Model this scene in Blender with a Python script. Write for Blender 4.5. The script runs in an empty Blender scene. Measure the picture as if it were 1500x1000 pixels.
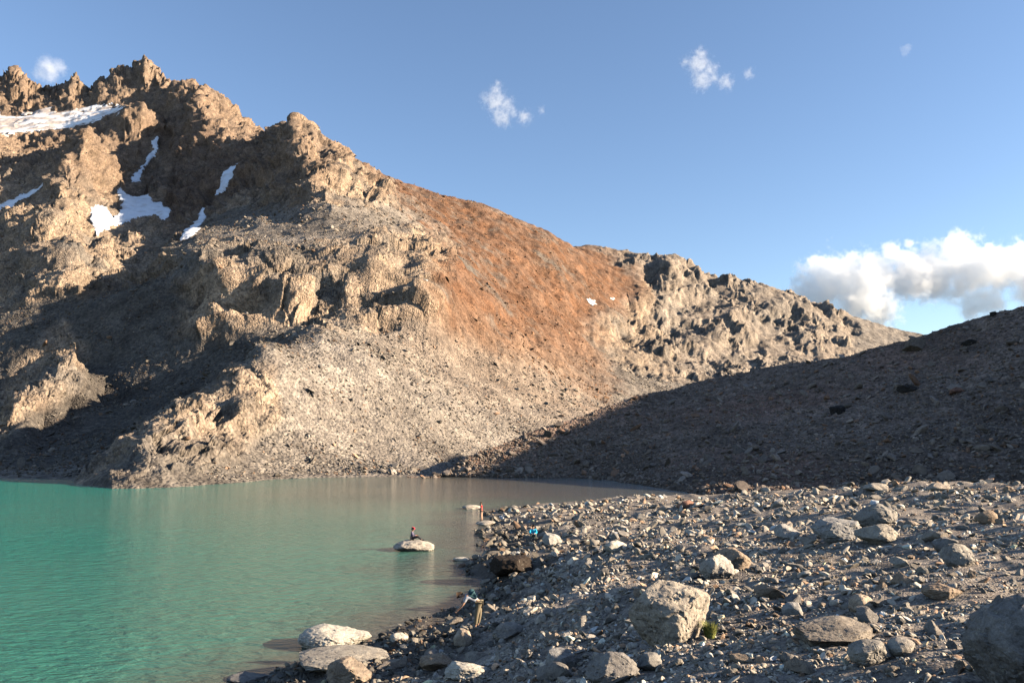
import bpy, math, random, time
import numpy as np
from mathutils import Vector, Matrix

T0 = time.time()
F = 1210.0                      # focal length in photograph pixels (1500 wide)
PITCH = math.atan(142 / F)
CAMZ = 8.0
SUN_EL, SUN_BACK = math.radians(18.5), math.radians(5)   # elevation, degrees behind the camera plane
SD = np.array([math.cos(SUN_EL) * math.cos(SUN_BACK), -math.cos(SUN_EL) * math.sin(SUN_BACK), math.sin(SUN_EL)])

# ------------------------------------------------------------------ camera, sky, sun, exposure
sc = bpy.context.scene
col = sc.collection
cam = bpy.data.cameras.new('camera')
camo = bpy.data.objects.new('camera', cam)
col.objects.link(camo)
camo.location = (0, 0, CAMZ)
camo.rotation_euler = (math.pi / 2 + PITCH, 0, 0)
cam.sensor_width = 36
cam.lens = F / 1500 * 36
cam.clip_start, cam.clip_end = 0.1, 60000
sc.camera = camo

w = bpy.data.worlds.new('World')
sc.world = w
w.use_nodes = True
nt = w.node_tree
nt.nodes.clear()
sky = nt.nodes.new('ShaderNodeTexSky')
sky.sky_type = 'NISHITA'
sky.sun_disc = False
sky.sun_elevation = SUN_EL
sky.sun_rotation = math.atan2(SD[0], SD[1])
sky.altitude = 600
sky.air_density = 1.0
sky.dust_density = 0.4
sky.ozone_density = 1.6
bg = nt.nodes.new('ShaderNodeBackground')
bg.inputs['Strength'].default_value = 0.056
wo = nt.nodes.new('ShaderNodeOutputWorld')
tn = nt.nodes.new('ShaderNodeMix'); tn.data_type = 'RGBA'; tn.blend_type = 'MULTIPLY'
tn.inputs[0].default_value = 1.0; tn.inputs[7].default_value = (1.05, 1.08, 1.16, 1)
nt.links.new(sky.outputs[0], tn.inputs[6])
nt.links.new(tn.outputs[2], bg.inputs['Color'])
nt.links.new(bg.outputs[0], wo.inputs['Surface'])

sl = bpy.data.lights.new('sun', 'SUN')
sl.energy = 5.0
sl.angle = math.radians(0.5)
sl.color = (1.0, 0.85, 0.65)
so = bpy.data.objects.new('sun', sl)
col.objects.link(so)
so.rotation_euler = Vector(SD).to_track_quat('Z', 'Y').to_euler()

sc.view_settings.view_transform = 'Standard'
sc.view_settings.look = 'None'
sc.view_settings.exposure = 1.8
sc.view_settings.gamma = 1
sc.cycles.max_bounces = 10
sc.cycles.diffuse_bounces = 0
sc.cycles.glossy_bounces = 2
sc.cycles.transmission_bounces = 2
sc.cycles.volume_bounces = 12
sc.cycles.volume_step_rate = 1.0
sc.cycles.volume_max_steps = 128
sc.cycles.use_denoising = True

# ------------------------------------------------------------------ numeric helpers
CP, SP = math.cos(PITCH), math.sin(PITCH)

def rayk(u, v):
    u = np.asarray(u, float); v = np.asarray(v, float)
    b = (500 - v) / F
    dy = CP - b * SP
    return (u - 750) / F / dy, (SP + b * CP) / dy

def at(u, v, D):
    kx, kz = rayk(u, v)
    return float(kx * D), float(D), float(CAMZ + kz * D)

def atz(u, v, z):
    kx, kz = rayk(u, v)
    D = (z - CAMZ) / float(kz)
    return float(kx * D), D, z

def proj(x, y, z):
    z = z - CAMZ
    f = y * CP + z * SP
    f = np.where(f < 0.1, 0.1, f)
    return 750 + F * x / f, 500 - F * (-y * SP + z * CP) / f

G3 = np.array([[1,1,0],[-1,1,0],[1,-1,0],[-1,-1,0],[1,0,1],[-1,0,1],[1,0,-1],[-1,0,-1],
               [0,1,1],[0,-1,1],[0,1,-1],[0,-1,-1],[1,1,0],[-1,1,0],[0,-1,1],[0,-1,-1]], np.float32)
_rs = np.random.RandomState(7)
PERM = _rs.permutation(256).astype(np.int32)
PERM = np.concatenate([PERM, PERM, PERM])

def perlin(x, y, z):
    out = np.empty(x.shape, np.float32).ravel()
    X, Y, Z = x.ravel(), y.ravel(), z.ravel()
    N = 32768
    for s in range(0, X.size, N):
        a, b, c = (X[s:s+N].astype(np.float32), Y[s:s+N].astype(np.float32), Z[s:s+N].astype(np.float32))
        ia, ib, ic = np.floor(a), np.floor(b), np.floor(c)
        a = a - ia; b = b - ib; c = c - ic
        ia = ia.astype(np.int32) & 255; ib = ib.astype(np.int32) & 255; ic = ic.astype(np.int32) & 255
        fa = a*a*a*(a*(a*6-15)+10); fb = b*b*b*(b*(b*6-15)+10); fc = c*c*c*(c*(c*6-15)+10)
        A = PERM[ia] + ib; B = PERM[ia+1] + ib
        AA = PERM[A] + ic; AB = PERM[A+1] + ic; BA = PERM[B] + ic; BB = PERM[B+1] + ic
        def g(h, p, q, r):
            v = G3[PERM[h] & 15]
            return v[:, 0]*p + v[:, 1]*q + v[:, 2]*r
        x0 = g(AA, a, b, c);       x1 = g(BA, a-1, b, c);     l0 = x0 + fa*(x1-x0)
        x0 = g(AB, a, b-1, c);     x1 = g(BB, a-1, b-1, c);   l1 = x0 + fa*(x1-x0)
        m0 = l0 + fb*(l1-l0)
        x0 = g(AA+1, a, b, c-1);   x1 = g(BA+1, a-1, b, c-1); l0 = x0 + fa*(x1-x0)
        x0 = g(AB+1, a, b-1, c-1); x1 = g(BB+1, a-1, b-1, c-1); l1 = x0 + fa*(x1-x0)
        m1 = l0 + fb*(l1-l0)
        out[s:s+N] = m0 + fc*(m1-m0)
    return out.reshape(x.shape)

TILT = _rs.uniform(-1, 1, (256, 4)).astype(np.float32)
JIT = _rs.uniform(0.08, 0.92, (256, 3)).astype(np.float32)
def facet(x, y, z, warp=0.35, f1=False):
    """blocky rock: every cell of a 3-D scatter of points is a tilted plane of its own"""
    out = np.empty(x.shape, np.float32).ravel()
    X, Y, Z = x.ravel(), y.ravel(), z.ravel()
    N = 32768
    for s in range(0, X.size, N):
        p = np.stack([X[s:s+N], Y[s:s+N], Z[s:s+N]], -1).astype(np.float32)
        if warp:
            p = p + warp*np.stack([perlin(p[:,0]*1.7, p[:,1]*1.7, p[:,2]*1.7+k*9) for k in range(3)], -1)
        b = np.floor(p - 0.5)
        best = np.full(len(p), 9e9, np.float32); val = np.zeros(len(p), np.float32)
        for k in range(8):
            c = b + np.array([k & 1, (k >> 1) & 1, k >> 2], np.float32)
            ci = c.astype(np.int32) & 255
            h = PERM[PERM[PERM[ci[:,0]] + ci[:,1]] + ci[:,2]]
            q = p - c - JIT[h]
            d = (q*q).sum(1)
            t = TILT[h]
            v = (q*t[:, :3]).sum(1) + 0.35*t[:, 3]
            m = d < best
            best = np.where(m, d, best); val = np.where(m, v, val)
        out[s:s+N] = (0.45 - np.sqrt(best)) if f1 else val
    return out.reshape(x.shape)

def masked(fn, mask, *a, **k):
    """evaluate only where the mask is set"""
    o = np.zeros(mask.shape, np.float32)
    o[mask] = fn(*[q[mask] for q in a], **k)
    return o

def sstep(a, b, x):
    t = np.clip((x - a) / (b - a), 0, 1)
    return t * t * (3 - 2 * t)

def poly_mask(poly, soft=5, W=1500, H=1000, step=3):
    """soft mask of a polygon on a coarse lattice of view directions, returned as a sampler"""
    us = np.arange(-60, W + 60, step, dtype=float); vs = np.arange(0, H, step, dtype=float)
    U, V = np.meshgrid(us, vs)
    P = np.array(poly, float)
    ins = np.zeros(U.shape, bool); dist = np.full(U.shape, 1e9)
    for i in range(len(P)):
        x0, y0 = P[i]; x1, y1 = P[(i + 1) % len(P)]
        dx, dy = x1 - x0, y1 - y0
        t = np.clip(((U - x0) * dx + (V - y0) * dy) / (dx*dx + dy*dy + 1e-9), 0, 1)
        dist = np.minimum(dist, np.hypot(U - x0 - t*dx, V - y0 - t*dy))
        c = ((y0 > V) != (y1 > V)) & (U < dx * (V - y0) / (dy if dy else 1e-9) + x0)
        ins ^= c
    sd = np.where(ins, dist, -dist)
    def sample(u, v):
        fu = np.clip((u - us[0]) / step, 0, len(us) - 1.001); fv = np.clip((v - vs[0]) / step, 0, len(vs) - 1.001)
        iu = fu.astype(int); iv = fv.astype(int); fu -= iu; fv -= iv
        d = (sd[iv, iu]*(1-fu)*(1-fv) + sd[iv, iu+1]*fu*(1-fv) + sd[iv+1, iu]*(1-fu)*fv + sd[iv+1, iu+1]*fu*fv)
        return d
    return sample

def grid_mesh(name, X, Y, Z, mat, keep=None, smooth=True, colors=None):
    R, C = X.shape
    idx = np.arange(R * C).reshape(R, C)
    q = np.stack([idx[:-1, :-1], idx[:-1, 1:], idx[1:, 1:], idx[1:, :-1]], -1).reshape(-1, 4)
    if keep is not None:
        q = q[keep.ravel()]
        used = np.zeros(R * C, bool); used[q.ravel()] = True
        remap = np.cumsum(used) - 1
        q = remap[q]
        co = np.stack([X.ravel()[used], Y.ravel()[used], Z.ravel()[used]], -1)
        if colors is not None: colors = colors.reshape(-1, 3)[used]
    else:
        co = np.stack([X.ravel(), Y.ravel(), Z.ravel()], -1)
        if colors is not None: colors = colors.reshape(-1, 3)
    return raw_mesh(name, co, q, mat, smooth, colors)

def raw_mesh(name, co, faces, mat, smooth=True, colors=None):
    k = faces.shape[1]
    me = bpy.data.meshes.new(name)
    me.vertices.add(len(co)); me.vertices.foreach_set('co', co.astype(np.float32).ravel())
    me.loops.add(faces.size); me.loops.foreach_set('vertex_index', faces.astype(np.int32).ravel())
    me.polygons.add(len(faces))
    me.polygons.foreach_set('loop_start', np.arange(0, faces.size, k, dtype=np.int32))
    me.polygons.foreach_set('loop_total', np.full(len(faces), k, np.int32))
    me.polygons.foreach_set('use_smooth', np.full(len(faces), smooth, bool))
    me.update(calc_edges=True)
    if colors is not None:
        ca = me.color_attributes.new('tint', 'FLOAT_COLOR', 'POINT')
        c4 = np.ones((len(co), 4), np.float32); c4[:, :3] = colors
        ca.data.foreach_set('color', c4.ravel())
    if mat: me.materials.append(mat)
    o = bpy.data.objects.new(name, me)
    col.objects.link(o)
    return o

def tag(o, label=None, cat=None, group=None, kind=None):
    if label: o['label'] = label
    if cat: o['category'] = cat
    if group: o['group'] = group
    if kind: o['kind'] = kind
    return o

# ------------------------------------------------------------------ materials
class NB:
    def __init__(self, name):
        self.m = bpy.data.materials.new(name); self.m.use_nodes = True
        self.t = self.m.node_tree; self.t.nodes.clear()
        self.out = self.t.nodes.new('ShaderNodeOutputMaterial')
    def n(self, typ, **kw):
        nd = self.t.nodes.new(typ)
        for k, v in kw.items():
            if k == 'inp':
                for kk, vv in v.items():
                    if isinstance(vv, bpy.types.NodeSocket): self.t.links.new(vv, nd.inputs[kk])
                    else: nd.inputs[kk].default_value = vv
            else: setattr(nd, k, v)
        return nd
    def math(self, op, a, b=0.0, clamp=False):
        nd = self.t.nodes.new('ShaderNodeMath'); nd.operation = op; nd.use_clamp = clamp
        for i, x in enumerate((a, b)):
            if isinstance(x, bpy.types.NodeSocket): self.t.links.new(x, nd.inputs[i])
            else: nd.inputs[i].default_value = x
        return nd.outputs[0]
    def mix(self, f, a, b, mode='MIX'):
        nd = self.t.nodes.new('ShaderNodeMix'); nd.data_type = 'RGBA'; nd.blend_type = mode
        for i, x in ((0, f), (6, a), (7, b)):
            if isinstance(x, bpy.types.NodeSocket): self.t.links.new(x, nd.inputs[i])
            elif isinstance(x, (int, float)): nd.inputs[i].default_value = x
            else: nd.inputs[i].default_value = (*x, 1)
        return nd.outputs[2]
    def noise(self, vec, scale, detail=4, rough=0.55, dist=0.0):
        nd = self.n('ShaderNodeTexNoise', inp={'Scale': scale, 'Detail': detail, 'Roughness': rough, 'Distortion': dist})
        self.t.links.new(vec, nd.inputs['Vector'])
        return nd.outputs['Fac']
    def ramp(self, f, a, b):
        nd = self.n('ShaderNodeMapRange', inp={'Value': f, 'From Min': a, 'From Max': b})
        return nd.outputs[0]
    def bump(self, h, strength, dist, normal=None):
        nd = self.n('ShaderNodeBump', inp={'Height': h, 'Strength': strength, 'Distance': dist})
        if normal: self.t.links.new(normal, nd.inputs['Normal'])
        return nd.outputs[0]
    def finish(self, color, rough, normal=None, spec=0.25):
        p = self.n('ShaderNodeBsdfPrincipled', inp={'Roughness': rough, 'Specular IOR Level': spec})
        if isinstance(color, bpy.types.NodeSocket): self.t.links.new(color, p.inputs['Base Color'])
        else: p.inputs['Base Color'].default_value = (*color, 1)
        if normal: self.t.links.new(normal, p.inputs['Normal'])
        self.t.links.new(p.outputs[0], self.out.inputs['Surface'])
        return self.m

def terrain_mat(name, scales, bumpd, specks=True, speckle=0.35):
    """tint attribute times rock-grain variation; scales in metres of three grain sizes"""
    b = NB(name)
    tc = b.n('ShaderNodeNewGeometry').outputs['Position']
    tint = b.n('ShaderNodeAttribute', attribute_name='tint').outputs['Color']
    s1, s2, s3 = scales
    n1 = b.noise(tc, 1 / s1, 6, 0.6, 0.3)
    n2 = b.noise(tc, 1 / s2, 6, 0.65)
    vo = b.n('ShaderNodeTexVoronoi', inp={'Scale': 1 / s3, 'Randomness': 1.0}); b.t.links.new(tc, vo.inputs['Vector'])
    c = b.mix(b.ramp(n1, 0.3, 0.72), (0.62, 0.6, 0.6), (1.35, 1.33, 1.3))
    c = b.mix(1.0, tint, c, 'MULTIPLY')
    c2 = b.mix(b.ramp(n2, 0.35, 0.68), (1 - speckle,)*3, (1 + speckle,)*3)
    c = b.mix(1.0, c, c2, 'MULTIPLY')
    vr = b.n('ShaderNodeSeparateColor', inp={0: vo.outputs['Color']}).outputs[0]
    c3 = b.mix(vr, (0.72, 0.72, 0.74), (1.3, 1.28, 1.24))
    c = b.mix(1.0 if specks else 0.5, c, b.mix(1.0, c, c3, 'MULTIPLY'))
    vd = b.math('MULTIPLY', vo.outputs['Distance'], -1.0)
    h = b.math('ADD', b.math('MULTIPLY', n2, 1.2), b.math('MULTIPLY', vd, 0.7))
    nrm = b.bump(h, 1.0, bumpd)
    return b.finish(c, 0.95, nrm, 0.1)

# ------------------------------------------------------------------ the mountain: cross sections at growing distance
SL = {
 125: [(-800,760),(1900,760)],
 140: [(-800,735),(100,730),(135,716),(165,702),(200,697),(250,705),(300,722),(400,745),(1900,745)],
 160: [(-800,725),(0,712),(90,708),(130,700),(165,685),(200,650),(225,628),(255,645),(300,668),(350,692),(400,708),(600,720),(1900,725)],
 180: [(-800,700),(0,691),(60,689),(120,683),(170,670),(205,640),(235,605),(258,588),(300,600),(350,640),(400,670),(450,688),(500,693),(560,695),(650,696),(720,706),(1900,715)],
 200: [(-800,690),(0,686),(60,684),(120,680),(180,662),(240,630),(290,588),(325,558),(350,543),(385,560),(430,605),(480,645),(530,672),(580,686),(640,690),(700,695),(760,700),(1900,705)],
 225: [(-800,675),(0,672),(60,668),(120,660),(180,645),(230,625),(280,595),(330,560),(370,524),(400,508),(440,530),(480,560),(520,592),(560,622),(610,655),(660,680),(710,692),(1900,700)],
 260: [(-800,650),(-30,630),(0,604),(22,592),(42,604),(62,636),(120,630),(180,618),(240,600),(300,575),(350,548),(400,517),(440,495),(475,486),(515,500),(560,530),(600,562),(650,602),(700,645),(750,675),(800,690),(1900,695)],
 278: [(-800,645),(-100,628),(0,622),(20,585),(42,572),(62,562),(82,574),(104,606),(160,602),(200,590),(240,578),(300,558),(350,532),(400,505),(450,486),(485,484),(550,512),(600,545),(650,580),(700,616),(750,645),(850,672),(1900,688)],
 300: [(-800,640),(-100,625),(0,612),(5,614),(34,572),(62,538),(82,516),(104,516),(130,560),(150,588),(175,588),(200,580),(240,565),(300,545),(350,520),(400,497),(450,483),(500,484),(550,500),(600,530),(650,560),(700,590),(750,618),(800,645),(850,660),(950,670),(1900,680)],
 322: [(-800,590),(-100,575),(0,577),(60,552),(90,525),(102,530),(118,552),(160,545),(200,525),(240,505),(290,480),(340,470),(400,470),(450,474),(500,474),(550,480),(600,500),(650,540),(700,572),(750,598),(800,620),(850,640),(950,655),(1900,670)],
 342: [(-800,540),(-100,525),(0,520),(100,498),(200,472),(235,462),(262,435),(300,412),(340,396),(400,398),(440,415),(470,445),(500,440),(540,432),(590,440),(625,455),(650,500),(690,545),(730,572),(780,600),(860,628),(950,645),(1900,660)],
 362: [(-800,500),(-100,480),(0,480),(100,458),(200,428),(250,405),(290,368),(340,372),(400,366),(450,370),(500,372),(560,392),(610,405),(645,420),(665,475),(700,525),(750,560),(800,590),(870,620),(950,640),(1900,655)],
 400: [(-800,450),(-100,445),(-20,440),(20,425),(55,408),(85,404),(130,420),(180,424),(220,408),(255,385),(278,366),(300,362),(350,360),(400,356),(450,354),(500,357),(560,362),(620,365),(660,385),(690,435),(730,500),(780,548),(830,585),(880,610),(950,630),(1100,640),(1900,650)],
 450: [(-800,425),(-100,400),(-20,400),(20,378),(48,360),(72,358),(110,378),(160,396),(210,394),(250,376),(290,352),(330,347),(400,338),(450,325),(480,320),(520,328),(580,350),(640,356),(670,380),(700,425),(740,485),(790,540),(850,585),(950,620),(1900,645)],
 500: [(-800,400),(-300,390),(-100,360),(-20,372),(20,358),(50,334),(72,330),(100,346),(130,360),(170,374),(205,372),(235,360),(260,340),(300,338),(350,334),(400,326),(435,310),(460,294),(480,288),(505,300),(545,320),(585,340),(625,348),(655,365),(690,410),(730,465),(780,520),(830,560),(880,590),(950,612),(1100,630),(1900,640)],
 620: [(-800,340),(-300,330),(-60,310),(0,328),(40,318),(65,300),(90,278),(110,296),(135,328),(170,340),(210,340),(240,336),(270,334),(300,326),(340,314),(380,296),(412,272),(435,248),(452,232),(480,250),(520,272),(560,295),(600,320),(645,345),(690,380),(740,430),(790,475),(840,515),(890,545),(950,575),(1050,595),(1200,605),(1900,620)],
 760: [(-800,270),(-300,250),(-40,215),(0,240),(40,238),(80,228),(108,205),(130,192),(144,225),(158,255),(175,282),(200,292),(230,296),(260,290),(300,276),(340,256),(380,232),(408,206),(432,188),(460,202),(490,222),(530,248),(580,275),(640,305),(700,335),(760,375),(810,420),(860,470),(900,500),(950,525),(1000,540),(1100,560),(1300,590),(1900,610)],
 860: [(-800,240),(-300,225),(-30,208),(0,216),(40,230),(80,224),(108,210),(128,198),(148,235),(172,268),(200,274),(240,262),(280,248),(310,228),(335,214),(360,216),(385,204),(406,187),(430,177),(454,186),(480,208),(530,239),(580,263),(640,284),(700,300),(740,316),(800,352),(850,395),(880,425),(910,470),(950,490),(1000,505),(1100,530),(1200,545),(1300,560),(1900,590)],
 1000:[(-800,215),(-100,195),(0,200),(30,212),(60,214),(100,208),(130,196),(150,205),(178,226),(220,244),(250,218),(280,190),(300,168),(320,176),(345,188),(375,200),(430,220),(530,265),(640,305),(700,315),(800,345),(830,358),(860,374),(900,392),(935,402),(950,418),(975,412),(1000,430),(1050,445),(1100,455),(1150,475),(1220,495),(1300,515),(1400,540),(1900,580)],
 1120:[(-800,210),(-100,195),(0,194),(60,196),(100,193),(140,180),(165,168),(182,154),(202,150),(215,165),(240,190),(270,166),(292,150),(305,158),(330,172),(360,188),(385,196),(430,235),(640,340),(800,378),(860,364),(930,372),(985,380),(1008,397),(1055,410),(1115,416),(1155,431),(1220,456),(1290,476),(1350,491),(1500,540),(1900,580)],
 1280:[(-800,200),(-100,180),(0,172),(60,168),(120,164),(160,158),(185,156),(205,156),(225,150),(245,138),(263,111),(290,130),(320,150),(345,174),(378,194),(430,260),(640,360),(860,400),(1050,440),(1200,480),(1900,590)],
 1450:[(-800,130),(-100,110),(0,116),(20,111),(40,122),(60,136),(88,128),(104,112),(126,138),(136,138),(150,118),(165,114),(180,107),(192,106),(212,91),(236,118),(262,150),(300,190),(430,290),(800,420),(1900,600)],
 1600:[(-800,200),(0,190),(200,180),(430,330),(1900,640)],
 1900:[(-800,420),(1900,650)],
}
def in_view_cols(lo, hi, n_in, n_out, ulo=-40, uhi=1540):
    a = np.linspace(ulo, uhi, n_in)
    l = ulo - np.linspace(0, 1, n_out + 1)[1:][::-1] ** 1.3 * (ulo - lo)
    r = uhi + np.linspace(0, 1, n_out + 1)[1:] ** 1.3 * (hi - uhi)
    return np.concatenate([l, a, r])

def build_sections():
    Ds = sorted(SL)
    us = in_view_cols(-780, 1850, 1500, 60)
    KX = (us - 750) / F
    KZ = []
    for D in Ds:
        p = np.array(SL[D], float)
        kx, kz = rayk(p[:, 0], p[:, 1])
        KZ.append(np.interp(KX, kx, kz))
    KZ = np.array(KZ)
    return np.array(Ds, float), KX, KZ

Ds, KX, KZ = build_sections()
ROWS = 1180
DD = np.exp(np.linspace(math.log(126), math.log(1850), ROWS))
Zs = CAMZ + KZ * Ds[:, None]
# cubic hermite in distance with limited slopes
def hermite_rows(xs, Yv, xq):
    h = np.diff(xs)[:, None]; d = np.diff(Yv, axis=0) / h
    m = np.zeros_like(Yv)
    m[1:-1] = np.where(d[:-1]*d[1:] > 0, 2*d[:-1]*d[1:] / (d[:-1] + d[1:] + 1e-12), 0)
    m[0] = d[0]; m[-1] = d[-1]
    i = np.clip(np.searchsorted(xs, xq, side='right') - 1, 0, len(xs) - 2)
    t = ((xq - xs[i]) / (xs[i+1] - xs[i]))[:, None]; hh = (xs[i+1] - xs[i])[:, None]
    return ((2*t**3 - 3*t**2 + 1) * Yv[i] + (t**3 - 2*t**2 + t) * hh * m[i] + (-2*t**3 + 3*t**2) * Yv[i+1] + (t**3 - t**2) * hh * m[i+1])
Z = hermite_rows(Ds, Zs, DD)
# let every rib and hollow wander instead of running straight
_u = (KX*F + 750)[None, :] + 0*DD[:, None]; _l = 60*np.log(DD)[:, None] + 0*_u
_w = (11*perlin(_u/70, _l/9, 0*_u) + 6*perlin(_u/26, _l/3.5, 0*_u + 7) + 3*perlin(_u/9, _l/1.3, 0*_u + 5)) / F
_w *= sstep(150, 330, DD)[:, None] * (1 - 0.5*sstep(1250, 1400, DD)[:, None])
for _i in range(ROWS): Z[_i] = np.interp(KX + _w[_i], KX, Z[_i])
# splintered skyline of the farthest ridge
_u = (KX*F + 750)[None, :] + 0*DD[:, None]
_far = sstep(1300, 1420, DD)[:, None] * sstep(330, 230, _u)
_d = DD[:, None] + 0*_u
Z += _far * (7*(0.5 - np.abs(perlin(_u/17, _d/60, 0*_u))*2) + 7*facet(_u/9, _d/50, 0*_u + 3) + 5*facet(_u/4, _d/30, 0*_u + 9))
X = KX[None, :] * DD[:, None]
Y = np.repeat(DD[:, None], len(KX), 1)

def normals(X, Y, Z):
    ax = [np.gradient(a, axis=1) for a in (X, Y, Z)]; ay = [np.gradient(a, axis=0) for a in (X, Y, Z)]
    nx = ax[1]*ay[2] - ax[2]*ay[1]; ny = ax[2]*ay[0] - ax[0]*ay[2]; nz = ax[0]*ay[1] - ax[1]*ay[0]
    l = np.sqrt(nx*nx + ny*ny + nz*nz) + 1e-9
    return nx/l, ny/l, nz/l

def blur(A, n):
    for _ in range(n):
        A = (A + np.roll(A, 1, 0) + np.roll(A, -1, 0)) / 3
        A = (A + np.roll(A, 1, 1) + np.roll(A, -1, 1)) / 3
    return A

U, V = proj(X, Y, Z)
# wobble of the mask borders
wob = perlin(X/18, Y/18, Z/18)*14 + perlin(X/6, Y/6, Z/6)*7
wob2 = perlin(X/25+9, Y/25, Z/25+5)*16 + perlin(X/7+9, Y/7, Z/7)*7
def M(poly, soft=8, wobble=1.0, drange=None):
    d = poly_mask(poly)(U + wob*wobble, V + wob2*wobble)
    m = sstep(-soft, soft, d)
    if drange is not None: m = m * ((Y > drange[0]) & (Y < drange[1]))
    return m
rock = np.zeros_like(X)
for pg, wgt in [
    ([(-60,60),(212,60),(300,110),(385,170),(430,150),(480,190),(540,235),(590,300),(520,300),(470,285),(440,300),(360,300),(280,340),(250,400),(120,440),(0,455),(-60,455)], 1.0),
    ([(250,395),(300,362),(450,362),(520,365),(560,340),(620,335),(668,362),(655,420),(620,475),(560,482),(450,480),(330,495),(240,490)], 1.0),
    ([(100,715),(200,632),(262,575),(340,535),(400,545),(410,600),(370,640),(310,690),(200,720)], 0.75),
    ([(-20,610),(20,550),(60,488),(95,470),(125,500),(120,575),(60,600),(0,640)], 0.9),
    ([(850,350),(1000,370),(1150,420),(1250,455),(1250,530),(1000,560),(900,530),(855,490),(920,450),(940,400)], 0.8),
    ([(640,420),(700,420),(690,470),(630,470)], 0.5),
    ([(700,480),(760,470),(900,520),(880,560),(780,540)], 0.35)]:
    rock = np.maximum(rock, wgt * M(pg, 10))
red = M([(470,185),(580,245),(700,285),(860,355),(945,390),(935,440),(870,478),(885,510),(905,560),(890,595),(800,545),(720,515),(640,480),(618,450),(640,395),(665,360),(600,305),(548,252)], 26, 1.6)
red = red*(1 - 0.55*sstep(460, 600, V))*(0.86 + 0.14*sstep(-.3, .3, wob/14))
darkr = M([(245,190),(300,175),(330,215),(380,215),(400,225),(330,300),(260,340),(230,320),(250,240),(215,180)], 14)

SNOW = [  # outline, distance range, label
 ([(-40,160),(0,165),(30,168),(70,160),(110,160),(150,153),(184,153),(172,168),(150,176),(110,186),(60,195),(10,199),(-40,202)], (950,1420), 'wide dirty glacier lying across the foot of the highest jagged ridge', 'glacier'),
 ([(229,195),(234,200),(232,215),(226,228),(214,240),(207,255),(203,266),(193,268),(192,257),(205,246),(212,232),(214,228),(222,218),(222,205)], (600,1100), 'narrow crooked snow gully high in the shaded bowl below the main ridge', 'snow'),
 ([(172,272),(192,285),(215,290),(235,296),(252,308),(248,318),(240,324),(225,316),(205,318),(190,324),(165,320),(180,305)], (480,800), 'broad shaded snow patch on the floor of the dark bowl', 'snow'),
 ([(130,303),(150,300),(170,318),(185,325),(165,330),(152,340),(140,344),(134,322)], (430,800), 'bright sunlit snow tongue beside the broad shaded snow patch', 'snow'),
 ([(350,236),(347,248),(338,262),(330,275),(318,285),(314,280),(322,268),(330,248),(338,240)], (450,900), 'upper thin snow strip on the dark left flank of the middle peak', 'snow'),
 ([(304,302),(300,318),(296,332),(280,345),(262,356),(264,345),(280,330),(290,318)], (430,800), 'lower snow strip ending above the grey scree bench', 'snow'),
 ([(-40,305),(0,300),(30,282),(70,265),(52,280),(28,296),(0,316),(-40,330)], (430,900), 'tapering blue-white snow strip in shade at the far left of the mountain', 'snow'),
 ([(608,415),(624,417),(622,430),(612,428)], (300,560), 'small white snow scrap at the right end of the cliff band', 'snow'),
 ([(857,436),(866,440),(877,450),(868,450),(861,444)], (600,1000), 'small snow scrap on the right edge of the rust red slope, the lower of two', 'snow'),
 ([(886,435),(894,436),(900,441),(890,440)], (600,1100), 'tiny snow scrap beside the grey ledges right of the rust red slope', 'snow'),
]
smask = []
snowall = np.zeros_like(X)
for pg, dr, lab, cat in SNOW:
    big = cat == 'glacier'
    wb = 0.5 if big else 0.3
    d = poly_mask(pg, step=2)(U + wob*wb, V + wob2*wb)
    m = d * ((Y > dr[0]) & (Y < dr[1])) + (-99) * ~((Y > dr[0]) & (Y < dr[1]))
    smask.append(m)
    snowall = np.maximum(snowall, sstep(-6, 3, m))
print('masks', time.time() - T0)

nx, ny, nz = normals(X, Y, blur(Z, 6))
rock_eff = rock * (1 - 0.85 * snowall) * (1 - 0.6*red)
mod = sstep(-0.45, 0.35, perlin(X/55 + 3, Y/55, Z/22) + 0.45*perlin(X/20, Y/20 + 4, Z/9))
rock_eff = rock_eff*np.where(U > 840, 0.15 + 0.85*mod, 0.6 + 0.4*mod)
disp = np.zeros_like(X); dz = np.zeros_like(X)
OCT = [(150, 0.05), (75, 0.08), (38, 0.12), (19, 0.19), (9.5, 0.21), (4.8, 0.15), (2.4, 0.16), (1.2, 0.15), (0.6, 0.14)]
rk = rock_eff > 0.02
lumpy = np.maximum(M([(250,370),(450,362),(560,340),(668,362),(655,420),(620,475),(560,482),(450,480),(330,495),(240,490)], 14), M([(860,360),(1250,450),(1250,540),(880,520),(900,440)], 20))
wx = X + 9*perlin(X/30, Y/30, Z/30) + 0.25*Z; wy = Y + 6*perlin(X/30+7, Y/30, Z/30); wz = Z + 5*perlin(X/30, Y/30+7, Z/30)
ca, sa = math.cos(math.radians(22)), math.sin(math.radians(22))
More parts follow.
